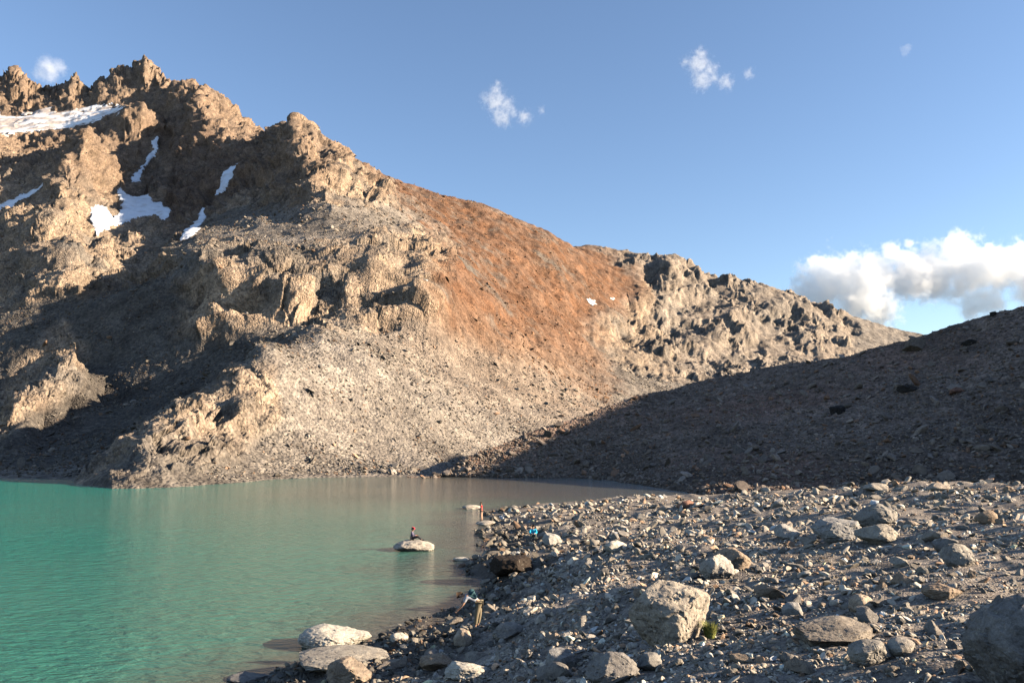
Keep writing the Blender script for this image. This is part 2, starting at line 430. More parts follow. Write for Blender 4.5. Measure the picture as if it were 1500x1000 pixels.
for i, (L, k) in enumerate(OCT):
    wfar = sstep(2.6*L, 7*L, Y) * (1 - sstep(380*L, 800*L, Y))
    ox = 17.3 * i
    act = rk & (wfar > 0.01)
    r0 = masked(perlin, act, wx/L + ox, wy/L*0.8 + 3, wz/(L*0.9) + ox)
    rid = 0.5 - np.abs(r0) * 2.4
    if L in (38, 19, 9.5, 4.8):      # tilted strata and ribs, broken into blocks
        q = wx*ca + wz*sa; s = -wx*sa + wz*ca; amp_ = 1 + (0.5*lumpy if L > 15 else -0.45*lumpy)*(Y < 560)
        rid = (0.5*rid + 0.8*masked(facet, act, q/(L*1.4) + 5, wy/(L*1.2) + ox, s/(L*0.7)))*amp_
        if L > 6:
            rr_ = act & (U > 840)
            rid = rid + 0.9*masked(facet, rr_, q/(L*2.4) + 5, wy/(L*1.2) + ox, s/(L*0.42), warp=0.15)
        if L < 30: rid += 0.6*(1 - 0.5*lumpy*(Y < 560))*masked(facet, act, wx/(L*.9) + 50, wy/(L*.9) + ox, wz/(L*.7) + 9)
    act = (rock_eff < 0.98) & (wfar > 0.01)
    bil = masked(perlin, act, X/L + 40 + ox, Y/L + 7, Z/L + 1)
    if L < 6:
        bil = 0.5*bil + 1.3*np.maximum(masked(facet, act, X/L + 40 + ox, Y/L + 7, Z/L + 1, warp=0, f1=True), 0)
    disp += wfar * (rock_eff * k * L * rid + (1 - rock_eff) * (0.04 if L > 6 else 0.13) * L * bil * (1 - 0.8*snowall) * (1 if L < 60 else 0.6))
# gullies running down the loose slopes
gul = perlin(X/14, Y/14 + 20, Z/110) + 0.6*perlin(X/6 + 3, Y/6, Z/60)
disp += (1 - rock_eff) * gul * sstep(250, 700, Y) * 2.2 * (1 - snowall)
# sharp ribs and chutes down the high faces
far_ = (rock_eff > 0.05) & (Y > 430)
for (La, Lv, am, sh) in ((34, 95, 9, 0.0), (15, 50, 5.5, 0.35), (7.5, 24, 2.6, -0.3)):
    q_ = masked(perlin, far_, (wx + sh*wz)/La + sh, wy/(La*3), wz/Lv + 3)
    disp += far_ * rock_eff * am * (0.42 - np.abs(q_)*2.3) * sstep(430, 650, Y)
LUMPS = [(318,402,26,22,7,(330,380)),(268,432,24,24,-6,(320,380)),(425,440,38,26,10,(318,372)),(362,452,30,18,-8,(320,370)),(470,412,26,18,6,(330,400)),(512,440,16,24,6,(320,380)),
 (555,400,34,22,8,(330,420)),(590,385,22,10,-6,(330,420)),(610,440,26,28,8,(320,400)),(545,360,30,14,6,(360,520)),(400,385,50,9,-5,(340,420)),(455,455,14,18,-6,(320,370)),(330,452,30,9,5,(318,350)),
 (470,232,12,22,-9,(600,1000)),(497,255,16,26,9,(560,900)),(520,300,18,16,5,(520,800)),(478,300,18,14,-6,(480,700)),(430,215,14,24,6,(650,900)),(380,330,30,10,4,(440,600)),(485,345,26,10,4,(430,600)),
 (930,445,34,22,12,(600,1150)),(900,470,26,14,8,(600,1100)),(985,400,30,18,10,(900,1200)),(1010,440,40,10,-9,(800,1200)),(1080,460,36,14,10,(800,1200)),(1150,450,28,16,10,(900,1250)),(1180,495,26,24,9,(900,1250)),
 (1040,500,34,14,9,(700,1150)),(960,520,30,12,8,(600,1000)),(1100,500,26,10,-8,(800,1200)),(1010,540,30,8,5,(600,1000)),(700,450,24,18,6,(400,800)),(790,432,22,14,5,(500,900)),(740,500,26,14,5,(400,700)),
 (60,400,30,30,9,(400,640)),(100,380,18,26,10,(400,640)),(150,385,26,20,8,(400,640)),(20,330,26,22,9,(480,700)),(190,345,24,16,8,(440,600)),(125,430,22,12,-7,(380,520)),(35,440,14,18,-7,(380,520)),(70,350,20,26,10,(450,700)),
 (370,622,14,18,-3,(150,230)),(350,600,26,18,3,(170,240)),(270,620,22,30,3,(150,240)),(300,660,30,16,2.5,(140,220)),(385,520,20,14,2.5,(200,260))]
for (lu, lv, lw, lh, la, (d0, d1)) in LUMPS:
    sel = (np.abs(U-lu) < 3*lw) & (np.abs(V-lv) < 3*lh) & (Y > d0) & (Y < d1)
    q = ((U[sel]-lu + wob[sel]*.5)/lw)**2 + ((V[sel]-lv + wob2[sel]*.5)/lh)**2
    wd = np.minimum(sstep(d0, d0 + 0.12*(d1-d0) + 2, Y[sel]), 1 - sstep(d1 - 0.12*(d1-d0) - 2, d1, Y[sel]))
    disp[sel] += la*np.exp(-q)*wd
edge = sstep(0, 6, Z + 3)
X2 = X + nx*disp*edge; Y2 = Y + ny*disp*edge*0.6; Z2 = Z + nz*disp*edge
print('disp', time.time() - T0)

# rock colours, with shade painted into the high bowl and left basin
cgrey = np.array([0.27, 0.235, 0.20]); ctan = np.array([0.40, 0.30, 0.215]); cred = np.array([0.205, 0.108, 0.062]); cdk = np.array([0.17, 0.115, 0.085])
big = perlin(X/60, Y/60, Z/60) + 0.5*perlin(X/22, Y/22, Z/22)
patch = perlin(X/12 + 31, Y/12, Z/12)+0.6*perlin(X/4.5, Y/4.5+31, Z/4.5)
C = np.empty(X.shape + (3,), np.float32)
C[:] = cgrey
C *= (1 + 0.35*big)[..., None]
rr = (rock * sstep(-0.9, 0.35, big + 0.4*patch))[..., None]
C = C*(1-rr) + ctan*(1 + 0.3*patch)[..., None]*rr
str_ = perlin((X + 0.8*Z)/7, Y/40, (X*0.5 - Z)/60)
rd = (red * sstep(-1.0, 0.15, big*1.0 + 0.6*patch + 0.2))[..., None]
C = C*(1-rd) + cred*(1 + 0.22*patch + 0.35*big + 0.24*str_)[..., None]*rd
fring = M([(560,480),(700,470),(880,560),(900,620),(820,620),(700,580),(600,520)], 40)[..., None] * 0.35
C = C*(1-fring) + np.array([0.34, 0.23, 0.155])*fring
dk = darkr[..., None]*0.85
C = C*(1-dk) + cdk*dk  # reddish brown bowl, its shade painted in as a darker tone
streak = M([(480,470),(560,490),(650,560),(720,590),(640,570),(560,515)], 14)[..., None]*0.6
C = C*(1-streak) + np.array([0.42, 0.35, 0.28])*streak
up = M([(-60,60),(240,60),(520,230),(430,300),(330,260),(200,300),(-60,215)], 40)[..., None]*0.75
C = C*(1-up) + np.array([0.25, 0.175, 0.125])*(1 + 0.3*patch)[..., None]*up
grt = M([(60,60),(240,60),(230,130),(150,150),(60,120)], 30)[..., None]*0.5
C = C*(1-grt) + np.array([0.30, 0.235, 0.18])*grt
greyr = M([(860,350),(1000,370),(1400,490),(1300,540),(1000,560),(960,480),(950,410)], 14)[..., None]*0.55
C = C*(1-greyr) + np.array([0.33, 0.29, 0.25])*(1 + 0.4*patch)[..., None]*greyr
basin_shade = np.maximum(M([(-60,470),(240,395),(250,480),(400,490),(440,500),(330,540),(200,630),(120,700),(-60,700)], 20, 1, (185, 420)), M([(300,330),(440,290),(300,340),(230,360)], 20))[..., None]
basin_shade = basin_shade*(1 - M([(-20,610),(20,550),(60,488),(95,470),(125,500),(120,575),(60,600),(0,640)], 8)[..., None])
C = C*(1 - 0.47*basin_shade)  # shade of the left basin painted into its grey scree
C = np.clip(C*0.70, 0.015, 0.75)

mat_mtn = terrain_mat('mountain_rock', (9.0, 1.6, 0.8), 0.8)
kq = (np.maximum(np.maximum(Z2[:-1, :-1], Z2[1:, 1:]), np.maximum(Z2[:-1, 1:], Z2[1:, :-1])) > -1.5)
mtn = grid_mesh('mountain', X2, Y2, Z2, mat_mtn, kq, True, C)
tag(mtn, 'huge rocky mountain with jagged crags and a rust red slope across the lake', None, None, 'structure')

def snow_mat():
    b = NB('snow')
    tc = b.n('ShaderNodeNewGeometry').outputs['Position']
    n = b.noise(tc, 0.25, 5, 0.6)
    tint = b.n('ShaderNodeAttribute', attribute_name='tint').outputs['Color']
    c = b.mix(b.ramp(n, 0.3, 0.7), (0.88, 0.88, 0.9), (1, 1, 1))
    c = b.mix(1.0, tint, c, 'MULTIPLY')
    return b.finish(c, 0.7, b.bump(n, 0.6, 0.8), 0.3)
mat_snow = snow_mat()
for (pg, dr, lab, cat), m in zip(SNOW, smask):
    inside = m > 0
    kq = inside[:-1, :-1] & inside[1:, 1:] & inside[:-1, 1:] & inside[1:, :-1]
    if kq.sum() < 4: print('no snow', lab); continue
    lift = np.clip(m, -3, 6) * 0.12 + 0.35
    if cat == 'glacier':
        dirt = sstep(-0.25, 0.45, perlin(X/45, Y/200, Z/12) + 0.6*perlin(X/16, Y/50, Z/5) + 0.35*sstep(120, 20, U))[..., None]
        cc = np.array([0.86, 0.84, 0.82])*(1-dirt) + np.array([0.5, 0.42, 0.36])*dirt
    else:
        dirt = (0.55*sstep(0.0, 0.7, perlin(X/9, Y/20, Z/5) + 0.6*perlin(X/3, Y/7, Z/2)) + 0.5*sstep(3.5, 0, m)*sstep(-.2, .4, perlin(X/4, Y/4, Z/3))).clip(0, 0.8)[..., None]
        if 'scrap' in lab: dirt = np.maximum(dirt, 0.6)
        cc = np.array([0.76, 0.78, 0.82])*(1-dirt) + np.array([0.48, 0.44, 0.40])*dirt
    o = grid_mesh('glacier' if cat == 'glacier' else 'snow_patch', X2 + nx*lift, Y2 + ny*lift, Z2 + nz*lift, mat_snow, kq, True, np.ascontiguousarray(cc))
    tag(o, lab, 'glacier' if cat == 'glacier' else 'snow patch', None if cat == 'glacier' else 'snow patches on the mountain', 'thing')
print('mountain', time.time() - T0)

# ------------------------------------------------------------------ the shaded moraine on the right
def build_moraine():
    crest = np.array([(600,712,170),(640,699,175),(660,690,178),(690,668,181),(740,648,187),(800,628,194),(860,606,203),(940,581,216),(1000,565,230),(1060,553,230),(1100,548,226),(1200,527,216),(1300,506,206),(1350,492,202),(1420,474,197),(1500,453,190),(1600,395,200),(1750,298,215),(2000,215,215),(2600,140,215)], float)
    base = np.array([(600,166),(650,175),(760,171),(840,166),(930,146),(990,124),(1040,110),(1100,107),(1300,100),(1500,95),(1600,94),(1750,97),(2600,97)], float)
    us = in_view_cols(600, 2600, 900, 90, 620, 1540)
    off = sstep(1540, 1700, us)[None, :]  # columns out of view, raised as an unseen ridge to shade the moraine
    kx = (us - 750) / F
    ck, cz = rayk(crest[:, 0], crest[:, 1])
    cD = np.interp(kx, ck, crest[:, 2]); cK = np.interp(kx, ck, cz)
    bD = np.interp(us, base[:, 0], base[:, 1])
    ts = np.concatenate([np.linspace(-0.25, 0, 30)[:-1], np.linspace(0, 1, 430), 1 + np.linspace(0, 1, 60)[1:]**1.3 * 1.3])
    D = bD[None, :] + (cD - bD)[None, :] * ts[:, None]
    zc = CAMZ + cK * cD
    t = ts[:, None]
    prof = np.where(t < 0, t*0.5, np.where(t < 1, 0.72*np.clip(t,0,1)**1.15 + 0.28*np.clip(t,0,1)**2.4, 1 - (0.75 - 0.65*off)*(np.maximum(t, 1)-1)**1.2))
    prof = prof*(1-off) + np.where((t > 0) & (t < 1), np.clip(t, 0, 1)**0.6, prof)*off
    Zm = zc[None, :] * prof - 0.25
    Zm = np.where(t < 0, -2.5*np.abs(t)*4, Zm)
    Xm = kx[None, :] * D; Ym = D
    nx, ny, nz = normals(Xm, Ym, Zm)
    d = np.zeros_like(Xm)
    # low benches along the water
    tt = np.clip(t, 0, 1)
    d += 0.5*perlin(Xm/40, Ym/40, Zm/1.6) * sstep(0.35, 0.05, tt)*2.0
    for L, k in ((30, .05), (12, .05), (5, .07), (2.2, .13), (1.1, .15), (0.6, 0.16)):
        b = perlin(Xm/L + L, Ym/L, Zm/L + 11)
        if L < 4: b = np.abs(b)*1.6 - 0.3
        d += k*L*b
    e = sstep(-0.02, 0.05, t)
    Xm = Xm + nx*d*e; Ym = Ym + ny*d*e; Zm = Zm + nz*d*e
    n1 = perlin(Xm/16, Ym/16, Zm/9) + 0.6*perlin(Xm/5, Ym/5, Zm/5)
    reds = sstep(-0.1, 0.8, perlin(Xm/35 + 4, Ym/35, Zm/14) + 0.4*n1)[..., None]
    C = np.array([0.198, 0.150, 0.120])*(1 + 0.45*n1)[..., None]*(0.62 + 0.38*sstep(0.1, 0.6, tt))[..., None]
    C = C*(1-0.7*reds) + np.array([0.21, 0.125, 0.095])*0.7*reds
    m = terrain_mat('moraine_debris', (3.0, 0.9, 0.55), 0.45)
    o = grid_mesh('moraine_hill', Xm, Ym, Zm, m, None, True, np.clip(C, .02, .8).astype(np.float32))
    tag(o, 'dark moraine ridge of loose debris in shade beyond the beach', None, None, 'structure')
    return Xm, Ym, Zm
MOR = build_moraine()
print('moraine', time.time() - T0)

# ------------------------------------------------------------------ the beach
SHORE = [(350,1000),(440,968),(560,935),(640,908),(680,872),(700,842),(668,815),(700,780),(692,750),(840,737),(930,733),(1020,728)]
BC = [(u, v, 0.0) for u, v in SHORE]
BC += [(750,1000,2.3),(600,1000,1.0),(470,1000,0.35),(650,960,0.9),(760,940,2.0),(700,905,0.7),(790,885,1.4),(720,830,0.5),(760,800,0.45),(760,850,0.85),(740,885,0.75),(840,830,1.5),(880,772,1.9),(930,800,2.9),(960,850,3.6),(930,900,3.5),(880,810,1.9),(850,762,1.0),(770,765,0.5),(950,760,1.5),
       (900,920,3.1),(990,945,4.1),(1000,860,3.2),(1000,800,2.5),(1000,760,1.9),(900,1000,3.6),(1100,1000,4.7),(1300,1000,5.1),(1480,1000,5.35),(1100,900,4.15),(1200,850,4.2),(1200,790,3.8),(1100,780,3.0),(1100,830,3.7),
       (1300,930,4.9),(1450,900,5.1),(1350,830,4.6),(1350,770,4.3),(1450,760,4.65),(1250,750,3.6),(1500,712,4.75),(1400,712,4.5),(1300,714,4.2),(1200,718,3.6),(1130,722,2.9),(1080,725,1.9),(1250,723,3.9),(1400,723,4.5)]
pts = [atz(*c) for c in BC]
pts += [(-14,20,-1.2),(-11,12,-0.6),(-10,2,0.2),(-16,30,-2.2),(-14,45,-2.6),(-12,60,-2.5),(-14,80,-2.5),(-9,38,-1.6),(-7,50,-1.2),(-10,95,-2),(-2,105,-1.6),(10,112,-1.3),(22,121,-1.0),(-30,60,-4),(-30,20,-3),(-40,100,-4),
        (0,3,6.0),(2,-3,6.5),(-4,6,4.2),(-5,-10,4.5),(8,2,6.2),(15,3,6.3),(15,-12,7),(0,-20,7),(30,0,6.2),(60,0,6),(60,-20,6.5),(30,30,5.3),(60,40,5.0),(95,60,5),(100,0,6),(45,60,4.6),(70,80,3),(45,85,2.0),(30,105,0.2),(60,110,0.5),(100,110,1),(15,100,1.0)]
P = np.array(pts)
dm = np.hypot(P[:, None, 0]-P[None, :, 0], P[:, None, 1]-P[None, :, 1])
A = np.zeros((len(P)+3,)*2); A[:len(P), :len(P)] = dm
A[:len(P), len(P):] = np.c_[np.ones(len(P)), P[:, :2]]; A[len(P):, :len(P)] = A[:len(P), len(P):].T
A[range(len(P)), range(len(P))] -= 0.15
W = np.linalg.solve(A, np.r_[P[:, 2], 0, 0, 0])
_gx = np.arange(-70, 130.1, 0.5); _gy = np.arange(-30, 130.1, 0.5)
_GX, _GY = np.meshgrid(_gx, _gy)
_GZ = W[-3] + W[-2]*_GX + W[-1]*_GY
for i in range(len(P)): _GZ += W[i]*np.hypot(_GX-P[i, 0], _GY-P[i, 1])

def beach_z(x, y):
    x = np.asarray(x, float); y = np.asarray(y, float)
    fx = np.clip((x + 70)/0.5, 0, len(_gx)-1.001); fy = np.clip((y + 30)/0.5, 0, len(_gy)-1.001)
    ix = fx.astype(int); iy = fy.astype(int); fx = fx-ix; fy = fy-iy
    z = (_GZ[iy, ix]*(1-fx)*(1-fy) + _GZ[iy, ix+1]*fx*(1-fy) + _GZ[iy+1, ix]*(1-fx)*fy + _GZ[iy+1, ix+1]*fx*fy)
    o = np.zeros_like(x)
    z = z + 0.55*perlin(x/7+o, y/7+o, o) + 0.30*perlin(x/2.6+o, y/2.6+o, o+5) + 0.10*perlin(x/0.9+o, y/0.9+o, o+8) + 0.03*perlin(x/0.35, y/0.35, o+3)
    return z
ys = np.concatenate([np.linspace(-28, 6, 60)[:-1], 6*np.exp(np.linspace(0, math.log(128/6), 900))])
us = in_view_cols(-1400, 4200, 900, 80, 250, 1540)
kx = (us - 750)/F
Yb = np.repeat(ys[:, None], len(kx), 1)
Xb = kx[None, :]*(np.maximum(Yb, 0) + 6 + np.maximum(-Yb, 0)*0.2)
Zb = beach_z(Xb, Yb)
cb = perlin(Xb/7, Yb/7, Zb*0) + 0.5*perlin(Xb/1.5, Yb/1.5, Zb*0)
Cb = np.array([0.24, 0.205, 0.172])*(1 + 0.25*cb)[..., None]
wet = (sstep(1.9, 0.5, Zb + 0.5*cb)*(1 - 0.7*sstep(60, 80, Yb)))[..., None]  # damp waterline plus the near bank's shade, painted into the gravel tint
Cb = Cb*(1 - 0.55*wet)
mat_beach = terrain_mat('beach_gravel', (0.9, 0.12, 0.05), 0.035)
beach = grid_mesh('beach', Xb, Yb, Zb, mat_beach, None, True, np.clip(Cb, .02, .8).astype(np.float32))
tag(beach, 'sloping stony beach running down to the lake', None, None, 'structure')
print('beach', time.time() - T0)

# ------------------------------------------------------------------ the lake
def build_lake():
    n = 260
    ya = np.concatenate([[-400, -100, -20], np.exp(np.linspace(math.log(8), math.log(420), n))])
    xa = np.concatenate([[-1500, -800, -400, -250], np.linspace(-180, 90, 300), [140, 300]])
    Xl, Yl = np.meshgrid(xa, ya)
    Zl = np.zeros_like(Xl)
    bz = np.where((Xl > -60) & (Xl < 125) & (Yl > -25) & (Yl < 128), beach_z(Xl, Yl), -6)
    # depth of the bottom near the beach, and the silty bay under the moraine
    sh = sstep(-1.9, 0.0, bz)
    bay = sstep(-45, 5, Xl + 0.25*(Yl-120) + 6*perlin(Xl/12, Yl/12, Zl)) * sstep(90, 120, Yl)
    s = np.maximum(sh*0.95, bay*0.95)[..., None]
    mid = sstep(-55, 5, Xl + 0.20*(Yl-60) + 7*perlin(Xl/25, Yl/14, Zl+3))[..., None]
    c = np.array([0.012, 0.185, 0.140])*(1-mid) + np.array([0.065, 0.155, 0.112])*mid
    hill_refl = (sstep(-75, -15, Xl + 6*perlin(Xl/18, Yl/9, Zl+9))*sstep(55, 125, Yl))[..., None]*0.75
    c = c*(1-hill_refl) + np.array([0.135, 0.140, 0.100])*hill_refl  # beige reflection of the sunlit hill painted into the water colour
    c = c*(1-s) + np.array([0.075, 0.072, 0.060])*s
    b = NB('lake_water')
    tc = b.n('ShaderNodeNewGeometry').outputs['Position']
    tint = b.n('ShaderNodeAttribute', attribute_name='tint').outputs['Color']
    mp = b.n('ShaderNodeMapping', inp={'Scale': (0.55, 1.0, 1.0), 'Rotation': (0, 0, 0.25)}); b.t.links.new(tc, mp.inputs[0])
    n1 = b.noise(mp.outputs[0], 1.9, 5, 0.62, 0.3)
    n2 = b.noise(mp.outputs[0], 0.5, 3, 0.5, 0.3)
    gust = b.ramp(b.noise(tc, 0.035, 3, 0.5), 0.35, 0.65)
    h = b.math('ADD', b.math('MULTIPLY', n1, 0.75), b.math('MULTIPLY', n2, 0.55))
    st = b.math('ADD', 0.5, b.math('MULTIPLY', gust, 0.5))
    bp = b.n('ShaderNodeBump', inp={'Height': h, 'Distance': 0.4, 'Strength': st})
    p = b.n('ShaderNodeBsdfPrincipled', inp={'Base Color': tint, 'Roughness': 0.1, 'IOR': 1.333, 'Specular IOR Level': 0.5, 'Normal': bp.outputs[0]})
    b.t.links.new(p.outputs[0], b.out.inputs['Surface'])
    o = grid_mesh('lake_water', Xl, Yl, Zl, b.m, None, True, c.astype(np.float32))
    tag(o, 'milky turquoise glacial lake with small ripples', None, None, 'structure')
build_lake()
print('lake', time.time() - T0)

# ------------------------------------------------------------------ stones
def ico(sub):
    t = (1 + 5**0.5)/2
    v = [(-1,t,0),(1,t,0),(-1,-t,0),(1,-t,0),(0,-1,t),(0,1,t),(0,-1,-t),(0,1,-t),(t,0,-1),(t,0,1),(-t,0,-1),(-t,0,1)]
    f = [(0,11,5),(0,5,1),(0,1,7),(0,7,10),(0,10,11),(1,5,9),(5,11,4),(11,10,2),(10,7,6),(7,1,8),(3,9,4),(3,4,2),(3,2,6),(3,6,8),(3,8,9),(4,9,5),(2,4,11),(6,2,10),(8,6,7),(9,8,1)]
    v = [np.array(p, float)/np.linalg.norm(p) for p in v]
    for _ in range(sub):
        cache = {}; nf = []
        def mid(a, b):
            k = (min(a, b), max(a, b))
            if k not in cache:
                m = v[a] + v[b]; v.append(m/np.linalg.norm(m)); cache[k] = len(v) - 1
            return cache[k]
        for a, b, c in f:
            x, y, z = mid(a, b), mid(b, c), mid(c, a)
            nf += [(a, x, z), (b, y, x), (c, z, y), (x, y, z)]
        f = nf
    return np.array(v), np.array(f)
ICO = {k: ico(k) for k in range(0, 6)}

def rock_shape(seed, sub, cuts=14, lo=0.58, hi=0.9, rough=0.06, dims=(1, 0.8, 0.62), round_=0.0):
    r = np.random.RandomState(seed)
    v, f = ICO[sub]; v = v.copy()
    for _ in range(cuts):
        n = r.normal(size=3); n /= np.linalg.norm(n)
        d = r.uniform(lo, hi); k = v @ n
        over = np.maximum(k - d, 0)
        v -= over[:, None] * n * (1 - round_)
    if sub >= 2 and rough:
        o = seed*3.7
        nrm = v / (np.linalg.norm(v, axis=1, keepdims=True) + 1e-9)
        a, b, c = v.T
        h = perlin(a*1.6 + o, b*1.6, c*1.6)*1.5
        if sub >= 3: h = h + 0.9*facet(a*3 + o, b*3, c*3 + 5) + 0.45*facet(a*7 + o, b*7, c*7 + 2)
        if sub >= 4: h = h + 0.35*facet(a*14 + o, b*14, c*14 + 2) - 0.9*np.maximum(0.12 - np.abs(perlin(a*2.3 + o, b*2.3, c*2.3 + 7)), 0)*4
        v = v + nrm*h[:, None]*rough
    return v * np.array(dims), f

def stone_mat(name, per_object, base=(0.15, 0.135, 0.12), bump=0.03, scale=1.0, crack=0.0):
    b = NB(name)
    if per_object:
        tc = b.n('ShaderNodeTexCoord').outputs['Object']
        rnd = b.n('ShaderNodeObjectInfo').outputs['Random']
        mp = b.n('ShaderNodeVectorMath', operation='ADD'); b.t.links.new(tc, mp.inputs[0])
        b.t.links.new(b.n('ShaderNodeCombineXYZ', inp={0: b.math('MULTIPLY', rnd, 37.0), 1: b.math('MULTIPLY', rnd, 91.0)}).outputs[0], mp.inputs[1])
        vec = mp.outputs[0]
        rmp = b.n('ShaderNodeValToRGB'); b.t.links.new(rnd, rmp.inputs[0])
        e = rmp.color_ramp.elements
        e[0].position = 0; e[0].color = (base[0]*0.7, base[1]*0.72, base[2]*0.78, 1)
        e[1].position = 1; e[1].color = (base[0]*1.45, base[1]*1.4, base[2]*1.3, 1)
        for p, cc in ((0.25, (1.15, 1.12, 1.1)), (0.5, (1.0, .92, .84)), (0.62, (1.2, 0.98, 0.8)), (0.75, (0.9, 0.92, 0.96))):
            x = e.new(p); x.color = (base[0]*cc[0], base[1]*cc[1], base[2]*cc[2], 1)
        c = rmp.outputs[0]
    else:
        vec = b.n('ShaderNodeNewGeometry').outputs['Position']
        c = b.n('ShaderNodeAttribute', attribute_name='tint').outputs['Color']
    n1 = b.noise(vec, 2.2*scale, 6, 0.62, 0.4); n2 = b.noise(vec, 14*scale, 6, 0.7)
    n3 = b.noise(vec, 55*scale, 3, 0.6)
    c = b.mix(1.0, c, b.mix(b.ramp(n1, 0.3, 0.7), (0.68, 0.67, 0.68), (1.3, 1.28, 1.22)), 'MULTIPLY')
    c = b.mix(1.0, c, b.mix(b.ramp(n2, 0.35, 0.65), (0.8,)*3, (1.18,)*3), 'MULTIPLY')
    c = b.mix(1.0, c, b.mix(b.ramp(n3, 0.4, 0.62), (0.85,)*3, (1.12,)*3), 'MULTIPLY')
    h = b.math('ADD', n1, b.math('ADD', b.math('MULTIPLY', n2, 0.35), b.math('MULTIPLY', n3, 0.1)))
    if per_object:
        wv = b.n('ShaderNodeVectorMath', operation='ADD'); b.t.links.new(vec, wv.inputs[0])
        wn = b.n('ShaderNodeTexNoise', inp={'Scale': 1.5, 'Detail': 3}); b.t.links.new(vec, wn.inputs['Vector']); b.t.links.new(wn.outputs['Color'], wv.inputs[1])
        ve = b.n('ShaderNodeTexVoronoi', feature='DISTANCE_TO_EDGE', inp={'Scale': 1.3*scale}); b.t.links.new(wv.outputs[0], ve.inputs['Vector'])
        crk = b.ramp(ve.outputs['Distance'], 0.0, 0.022)
        brk = b.ramp(b.noise(vec, 1.1*scale, 2, 0.5), 0.48, 0.6)
        crk = b.math('SUBTRACT', 1.0, b.math('MULTIPLY', b.math('SUBTRACT', 1.0, crk), brk))
        c = b.mix(b.math('MULTIPLY', b.math('SUBTRACT', 1.0, crk), 0.35), c, (0.05, 0.042, 0.035))
        h = b.math('ADD', h, b.math('MULTIPLY', crk, 0.25))
        st = b.ramp(b.noise(vec, 3.1*scale, 6, 0.75, 0.8), 0.54, 0.6)
        c = b.mix(b.math('MULTIPLY', st, 0.45), c, b.mix(1.0, c, (0.42, 0.40, 0.38), 'MULTIPLY'))
        li = b.ramp(b.noise(vec, 6.5*scale, 5, 0.8, 0.2), 0.62, 0.66)
        c = b.mix(b.math('MULTIPLY', li, 0.5), c, (0.42, 0.39, 0.31))
    return b.finish(c, 0.9, b.bump(h, 1.0, bump), 0.15)
mat_stone = stone_mat('grey_stone', True, base=(0.235, 0.21, 0.182), bump=0.05)
mat_boulder = stone_mat('pale_granite', True, base=(0.345, 0.318, 0.28), bump=0.05, scale=1.4)
mat_rubble = stone_mat('rubble_stone', False, bump=0.02, scale=1.0)

def scatter(name, P, S, rs, mat, tints, sub=0, label=None, nvar=14, flat=0.62, sink=0.25, smooth=False):
    """one mesh of countless small stones at the points P with sizes S"""
    variants = [rock_shape(500 + k, sub, cuts=7, lo=0.35, hi=0.8, dims=(1.2, 0.85, flat*1.1)) for k in range(nvar)]
    nv, nf = len(variants[0][0]), len(variants[0][1])
    N = len(P)
    co = np.empty((N, nv, 3), np.float32); fc = np.empty((N, nf, 3), np.int32)
    which = rs.randint(0, nvar, N)
    ang = rs.uniform(0, 2*math.pi, N); tilt = rs.normal(0, 0.35, (N, 2)); asp = rs.uniform(0.7, 1.3, (N, 3))
    ca, sa = np.cos(ang), np.sin(ang)
    for k in range(nvar):
        m = which == k
        if not m.any(): continue
        v = variants[k][0][None]*asp[m][:, None, :]*S[m][:, None, None]
        x, y, z = v[..., 0], v[..., 1], v[..., 2]
        z = z + x*tilt[m][:, 0:1] + y*tilt[m][:, 1:2]
        X_ = x*ca[m][:, None] - y*sa[m][:, None]; Y_ = x*sa[m][:, None] + y*ca[m][:, None]
        co[m] = np.stack([X_, Y_, z], -1) + P[m][:, None, :] + np.array([0, 0, 1.0])*(S[m]*flat*(1 - 2*sink))[:, None, None]
        fc[m] = variants[k][1][None]
    fc += (np.arange(N, dtype=np.int32)*nv)[:, None, None]
    cols = np.repeat(tints[:, None, :], nv, 1).reshape(-1, 3)
    o = raw_mesh(name, co.reshape(-1, 3), fc.reshape(-1, 3), mat, smooth, cols.astype(np.float32))
    return tag(o, label, None, None, 'stuff')

def stone_tints(rs, n, base=(0.15, 0.135, 0.12), var=0.3):
    t = np.array(base)[None, :]*np.exp(rs.normal(0, var, (n, 1)))
    hue = rs.uniform(0, 1, (n, 1))
    t = t*np.where(hue < 0.12, [[1.2, 0.9, 0.72]], np.where(hue > 0.9, [[0.93, 0.97, 1.03]], [[1, 1, 1]]))
    return np.clip(t, 0.02, 0.6)

# notable boulders: (u, v of the foot, width px, height px, z of the ground or None, seed, dims ratio depth, material, label, extra)
def ground_hit(u, v):
    """first point of the beach (or the lake bed just under the water) on the line of sight through u, v"""
    kx, kz = rayk(u, v)
    Ds_ = np.exp(np.linspace(math.log(5), math.log(135), 900))
    z = np.maximum(beach_z(kx*Ds_, Ds_), -0.05)
    below = CAMZ + kz*Ds_ - z
    i = np.argmax(below < 0)
    if below[i] > 0: i = len(Ds_) - 1
    return float(kx*Ds_[i]), float(Ds_[i]), float(z[i])

